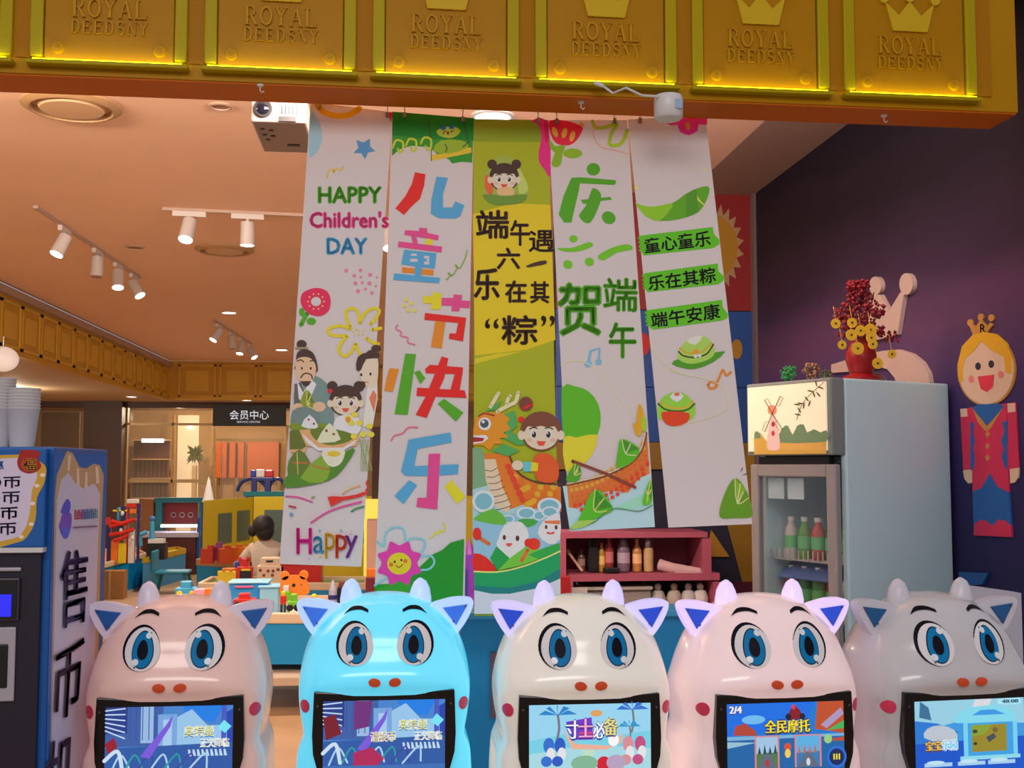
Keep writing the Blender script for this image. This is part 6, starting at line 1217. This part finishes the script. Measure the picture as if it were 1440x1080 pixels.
# bear board
bq = lambda x, y: P(x, y, Y=Y2+.05)
toy('bear_board', 'orange bear head shaped board standing on the nearest table', [('head', MB().prism([bq(*p) for p in crom([(396, 836), (394, 822), (398, 812), (413, 809), (428, 812), (433, 822), (432, 836)], 4, True)], (0, .03, 0)), mat('bear_orange', (232, 128, 30), .45)),
    ('ear', MB().cyl(bq(400, 810), bq(400, 810)+Vector((0, .03, 0)), .032, n=18), mat('bear_orange', (232, 128, 30), .45)), ('ear', MB().cyl(bq(427, 809), bq(427, 809)+Vector((0, .03, 0)), .032, n=18), mat('bear_orange', (232, 128, 30), .45)), ('eye', MB().cyl(bq(413, 823), bq(413, 823)-Vector((0, .004, 0)), .012, n=14), m_black), ('eye', MB().cyl(bq(424, 822), bq(424, 822)-Vector((0, .004, 0)), .007, n=12), MATS['case_wood'])])
def car(x0, x1, yt, yb, Y, m, label, wheel=m_black):
    w_ = x1-x0; h_ = yb-yt
    parts = [('chassis', bx_(x0, yt+h_*.45, x1, yb-h_*.12, Y, .11), m), ('cabin', bx_(x0+w_*.25, yt, x1-w_*.25, yt+h_*.5, Y+.015, .08), m)]
    for f in (.2, .8):
        c = P(x0+w_*f, yb-h_*.14, Y=Y-.006); parts.append(('wheel', MB().cyl(c, c+Vector((0, .12, 0)), h_*.22/213*1.0, n=14), wheel))
    toy('toy_car', label, parts, 'toy car', 'toy cars on the nearest table')
car(328, 358, 835, 852, 7.62, cR, 'glossy red toy racing car on the nearest table'); car(404, 421, 836, 858, 7.60, cG, 'lime green toy truck under the bear board'); car(482, 504, 826, 843, 8.02, cY, 'yellow toy digger with round wheels beside the rocket', cO); car(246, 276, 818, 838, 7.92, cC, 'cyan and white toy car left of the pink block', cY)
toy('blue_tray', 'blue curved toy tray on the nearest table behind the red car', [('tray', bx_(322, 820, 376, 832, 7.92, .2, z2), mat('tray_blue', (40, 140, 205), .35)), ('tray_edge', bx_(320, 818, 378, 821, 7.90, .24), mat('tray_pale', (150, 205, 225), .35)), ('pink_strip', bx_(330, 824, 356, 827, 7.89, .02), mat('strip_pink', (220, 80, 120), .4))])
toy('pale_blue_plate', 'pale blue plate toy beside the blue tray', [('plate', bx_(365, 826, 392, 838, 7.87, .15, z2), mat('pale_blue', (140, 195, 220), .4)), ('plate_edge', bx_(363, 824, 394, 827, 7.85, .19), mat('pale_blue', (140, 195, 220), .4))])
toy('pink_block', 'soft pink block left on the nearest table', [('block', bx_(272, 829, 288, 838, 7.87, .1, z2), mat('block_pink', (226, 150, 170), .5)), ('orange_end', bx_(288, 828, 300, 838, 7.87, .1, z2), cO)])
toy('red_robot', 'red and yellow little robot beside the bear board', [('body', bx_(394, 838, 402, 850, 7.67, .06), cR), ('head', bx_(395, 832, 401, 838, 7.68, .04), cY), ('leg', bx_(394, 850, 397, 858, 7.68, .04, z2), cB), ('leg', bx_(399, 850, 402, 858, 7.68, .04, z2), cB)])
toy('green_robot', 'lime green little robot with a white face', [('body', bx_(396, 832, 408, 846, 7.82, .06), cG), ('head', bx_(398, 824, 406, 832, 7.83, .05), m_white), ('leg', bx_(397, 846, 401, 858, 7.83, .04, z2), cG), ('leg', bx_(404, 846, 407, 858, 7.83, .04, z2), cG)])
c = P(468, 842, Y=7.77); toy('toy_rocket', 'grey and white toy rocket standing beside the cyan cow', [('fuselage', MB().lathe([(.028, z2), (.03, .62), (.026, .72), (.012, .77), (.001, .79)], (c.x, 7.77, 0), 14), mat('rocket_grey', (170, 170, 185), .35)), ('band', MB().lathe([(.032, .66), (.032, .69)], (c.x, 7.77, 0), 14), cB), ('fin', MB().box((c.x-.05, 7.76, z2), (c.x-.025, 7.78, .61)), cB), ('fin', MB().box((c.x+.025, 7.76, z2), (c.x+.05, 7.78, .61)), cB)])
toy('yellow_duck', 'small yellow duck toy on the table edge', [('body', MB().ball(P(445, 845, Y=7.67), (.035, .03, .025), 12, 8), cY), ('head', MB().ball(P(442, 839, Y=7.67), .02, 10, 8), cY), ('beak', MB().ball(P(438, 840, Y=7.66), (.012, .008, .005), 6, 5), cO)])
toy('brown_block_pile', 'dark block toy between rocket and cyan cow', [('block', bx_(474, 826, 490, 842, 7.82, .1, z2), m_black), ('top_block', bx_(476, 818, 486, 826, 7.84, .06), mat('toy_brown', (120, 60, 40), .5))])
toy('juice_tub', 'orange-topped maroon tub behind the cyan cow horn', [('tub', bx_(514, 812, 530, 838, 7.92, .1, z2), mat('tub_maroon', (110, 20, 40), .4)), ('lid', bx_(515, 800, 529, 812, 7.94, .08), cO)])
# things glimpsed between the banners
one('beige_locker', MB().pbox(515, 732, 531, 820, 8.6, .3, 0), mat('locker_beige', (190, 150, 130), .6), 'beige locker glimpsed between the two left banners', 'locker')
one('yellow_light_box', MB().pbox(512, 702, 535, 735, 12.9, .1, 0), mat('light_box', (240, 225, 90), .5, emit=.7), 'glowing yellow light box glimpsed between the two left banners', 'light box')
one('brown_column', MB().pbox(522, 600, 534, 800, 13.1, .2, 0), m_brown, 'dark brown column glimpsed between the two left banners', 'column')
pt_ = tag(empty('purple_tower', P(659, 800, Y=7.2)), 'purple and blue toy tower glimpsed beside the lime green banner', 'toy tower'); 
MB().pbox(653, 780, 667, 900, 7.0, .12, 0).build('column', mat('tower_purple', (130, 60, 190), .4), pt_); c = P(660, 780, Y=7.06); MB().lathe([(.045, c.z), (.001, c.z+.1)], (c.x, 7.06, 0), 10).build('roof', mat('roof_violet', (150, 70, 170), .4), pt_); MB().pbox(654, 800, 657, 900, 6.99, .01, 0).build('stripe', mat('stripe_blue', (50, 70, 160), .4), pt_)
one('yellow_rack', MB().pbox(640, 698, 668, 735, 10.5, .2, 0), m_yw, 'yellow rack glimpsed between the second and third banners', 'rack')
# pink shelf with bottles
SY = 6.62; m_pk = mat('pink_shelf', (172, 84, 106), .5); pk = tag(empty('pink_shelf_unit', P(895, 800, Y=SY)), 'pink open shelf unit behind the cow cabinets', 'shelf')
zsh = P(900, 805, Y=SY).z
for r in ((788,748,995,757),(788,757,796,812),(988,757,1000,806),(800,806,1012,818)): MB().pbox(*r, SY, .38).build('board', m_pk, pk)
MB().pbox(792, 752, 992, 812, SY+.36, .02).build('back', mat('pink_back', (140, 62, 84), .6), pk); MB().pbox(1004, 818, 1012, 900, SY, .38, 0).build('side', m_pk, pk); MB().pbox(800, 818, 806, 900, SY, .38, 0).build('side', m_pk, pk)
zt_s = P(900, 806, Y=SY).z
def on(px): return Vector((P(px, 800, Y=SY+.12).x, SY+.12, zt_s))
G4 = 'things on the pink shelf'
def bot(px, h, r, c, cap, label, neck=.45): return bottle(on(px), h, r, c, cap, label, G4, neck=neck)
bot(857, .215, .026, (150, 60, 60), (200, 30, 40), 'clear cola bottle with a red cap on the pink shelf'); bot(877, .205, .038, (130, 110, 130), (80, 50, 95), 'wide purple-lidded drinking bottle on the pink shelf', .6); bot(896, .19, .028, (200, 140, 80), (200, 140, 80), 'amber pump bottle on the pink shelf', .35)
t = on(912); th_ = tag(empty('thermos', t), 'cream thermos flask with a dark metal lid on the pink shelf', 'thermos', G4); MB().lathe([(.028, 0), (.03, .01), (.03, .13), (.027, .14)], t, 18).build('body', mat('thermos_cream', (205, 170, 120), .4), th_, smooth=True); MB().lathe([(.028, .14), (.03, .15), (.03, .18), (.02, .20), (.001, .203)], t, 18).build('lid', m_metal, th_, smooth=True)
t = on(834); bs = tag(empty('black_speaker_box', t), 'tall black box standing on the pink shelf', 'speaker', G4); MB().box((t.x-.03, t.y-.03, t.z), (t.x+.03, t.y+.03, t.z+.235)).build('box', m_black, bs, bevel=.004); MB().box((t.x-.022, t.y-.033, t.z+.02), (t.x+.022, t.y-.03, t.z+.2)).build('grille', mat('grille_dark', (30, 28, 30), .9), bs)
t = on(848); bot(846, .17, .022, (190, 150, 60), (200, 40, 40), 'small yellow bottle with a red cap behind the black box'); t = on(820); bottle(t+Vector((0, .06, 0)), .13, .024, (120, 90, 80), (90, 60, 50), 'small brown jar on the pink shelf', G4)
br_ = tag(empty('brush', on(808)), 'wooden brush leaning inside the pink shelf', 'brush', G4); a, b_ = P(800, 778, Y=SY+.1), P(819, 803, Y=SY+.05); MB().tube([a, b_], .008, 8).build('handle', mat('brush_wood', (200, 160, 130), .5), br_); MB().tube([a, a+(a-b_)*.15], .014, 8).build('bristles', mat('bristle', (120, 80, 60), .9), br_)
cr_ = tag(empty('rolled_cloth', on(960)), 'rolled pink-white cloth lying on the pink shelf', 'cloth', G4); MB().tube([P(927, 794, Y=SY+.12), P(945, 799, Y=SY+.08), P(985, 803, Y=SY+.06)], [.035, .032, .018], 14).build('roll', mat('cloth_roll', (205, 170, 170), .8, bump=.3, nscale=20), cr_, smooth=True); MB().pbox(950, 803, 1000, 806, SY+.02, .2).build('flap', mat('cloth_roll', (205, 170, 170), .8), cr_)
one('black_remote', MB().box((on(850).x-.02, SY+.02, zt_s), (on(860).x+.03, SY+.07, zt_s+.03)), m_black, 'black remote control lying before the cola bottle', 'remote', G4, bevel=.005)
# lower shelf contents
zl_s = P(900, 852, Y=SY).z
MB().pbox(806, 852, 1004, 858, SY, .38).build('lower_board', m_pk, pk)
gb = tag(empty('grey_bin', P(870, 850, Y=SY)), 'grey plastic storage bin under the pink shelf', 'bin'); MB().pbox(826, 828, 915, 852, SY+.04, .3, zl_s).build('tub', mat('bin_grey', (150, 145, 140), .6), gb); MB().pbox(823, 825, 918, 830, SY+.02, .34).build('rim', mat('bin_rim', (170, 165, 160), .6), gb)
rb = tag(empty('red_carton', P(795, 850, Y=6.4)), 'red carton beside the lower pink shelf', 'box'); MB().pbox(789, 816, 802, 860, 6.4, .15, 0).build('carton', mat('carton_red', (160, 24, 24), .5), rb); MB().pbox(789, 812, 802, 816, 6.41, .13).build('flap', mat('carton_red', (160, 24, 24), .5), rb)
for k, (x, y, c) in enumerate(((925, 838, (200, 196, 190)), (948, 842, (190, 180, 165)), (968, 832, (205, 200, 196)), (985, 836, (215, 212, 208)))):
    cc = P(x, y, Y=SY+.1); r_ = tag(empty('white_parcel', Vector((cc.x, cc.y, zl_s))), ['crumpled white bag beside the grey bin', 'low cream bag in the lower pink shelf', 'white figurine in the lower pink shelf', 'rightmost white figurine in the lower pink shelf'][k], 'bag', 'white things in the lower shelf')
    MB().lathe([(.045, 0), (.05, .03), (.035, .07), (.012, .085)], (cc.x, cc.y, zl_s), 10).build('body', mat('parcel_%d' % k, c, .8, bump=.5, nscale=25), r_, smooth=True); MB().ball((cc.x, cc.y, zl_s+.098), .022, 10, 8).build('knot', mat('parcel_%d' % k, c, .8), r_, smooth=True)
one('paper_calendar', MB().pbox(804, 826, 826, 848, SY-.06, .01, zl_s-.2), mat('calendar_paper', (205, 200, 196), .8), 'white paper calendar beside the red carton', 'calendar')
# blue counter behind the cows
ca = P(648, 870, Y=4.05); cb_ = P(1225, 868, Y=4.05); ctr = tag(empty('blue_counter', Vector((.9, 4.1, 0))), 'sky blue counter running behind the cow cabinets', 'counter')
cz = ca.z; MB().box((ca.x, 4.05, 0), (1.42, 4.13, cz)).build('front', m_tb, ctr); MB().box((ca.x-.02, 4.02, cz), (1.42, 4.2, cz+.025)).build('top', mat('counter_top', (60, 160, 205), .35), ctr, bevel=.005)
MB().pbox(690, 918, 704, 1010, 4.035, .012).build('door_panel', mat('counter_door', (120, 80, 85), .5), ctr)
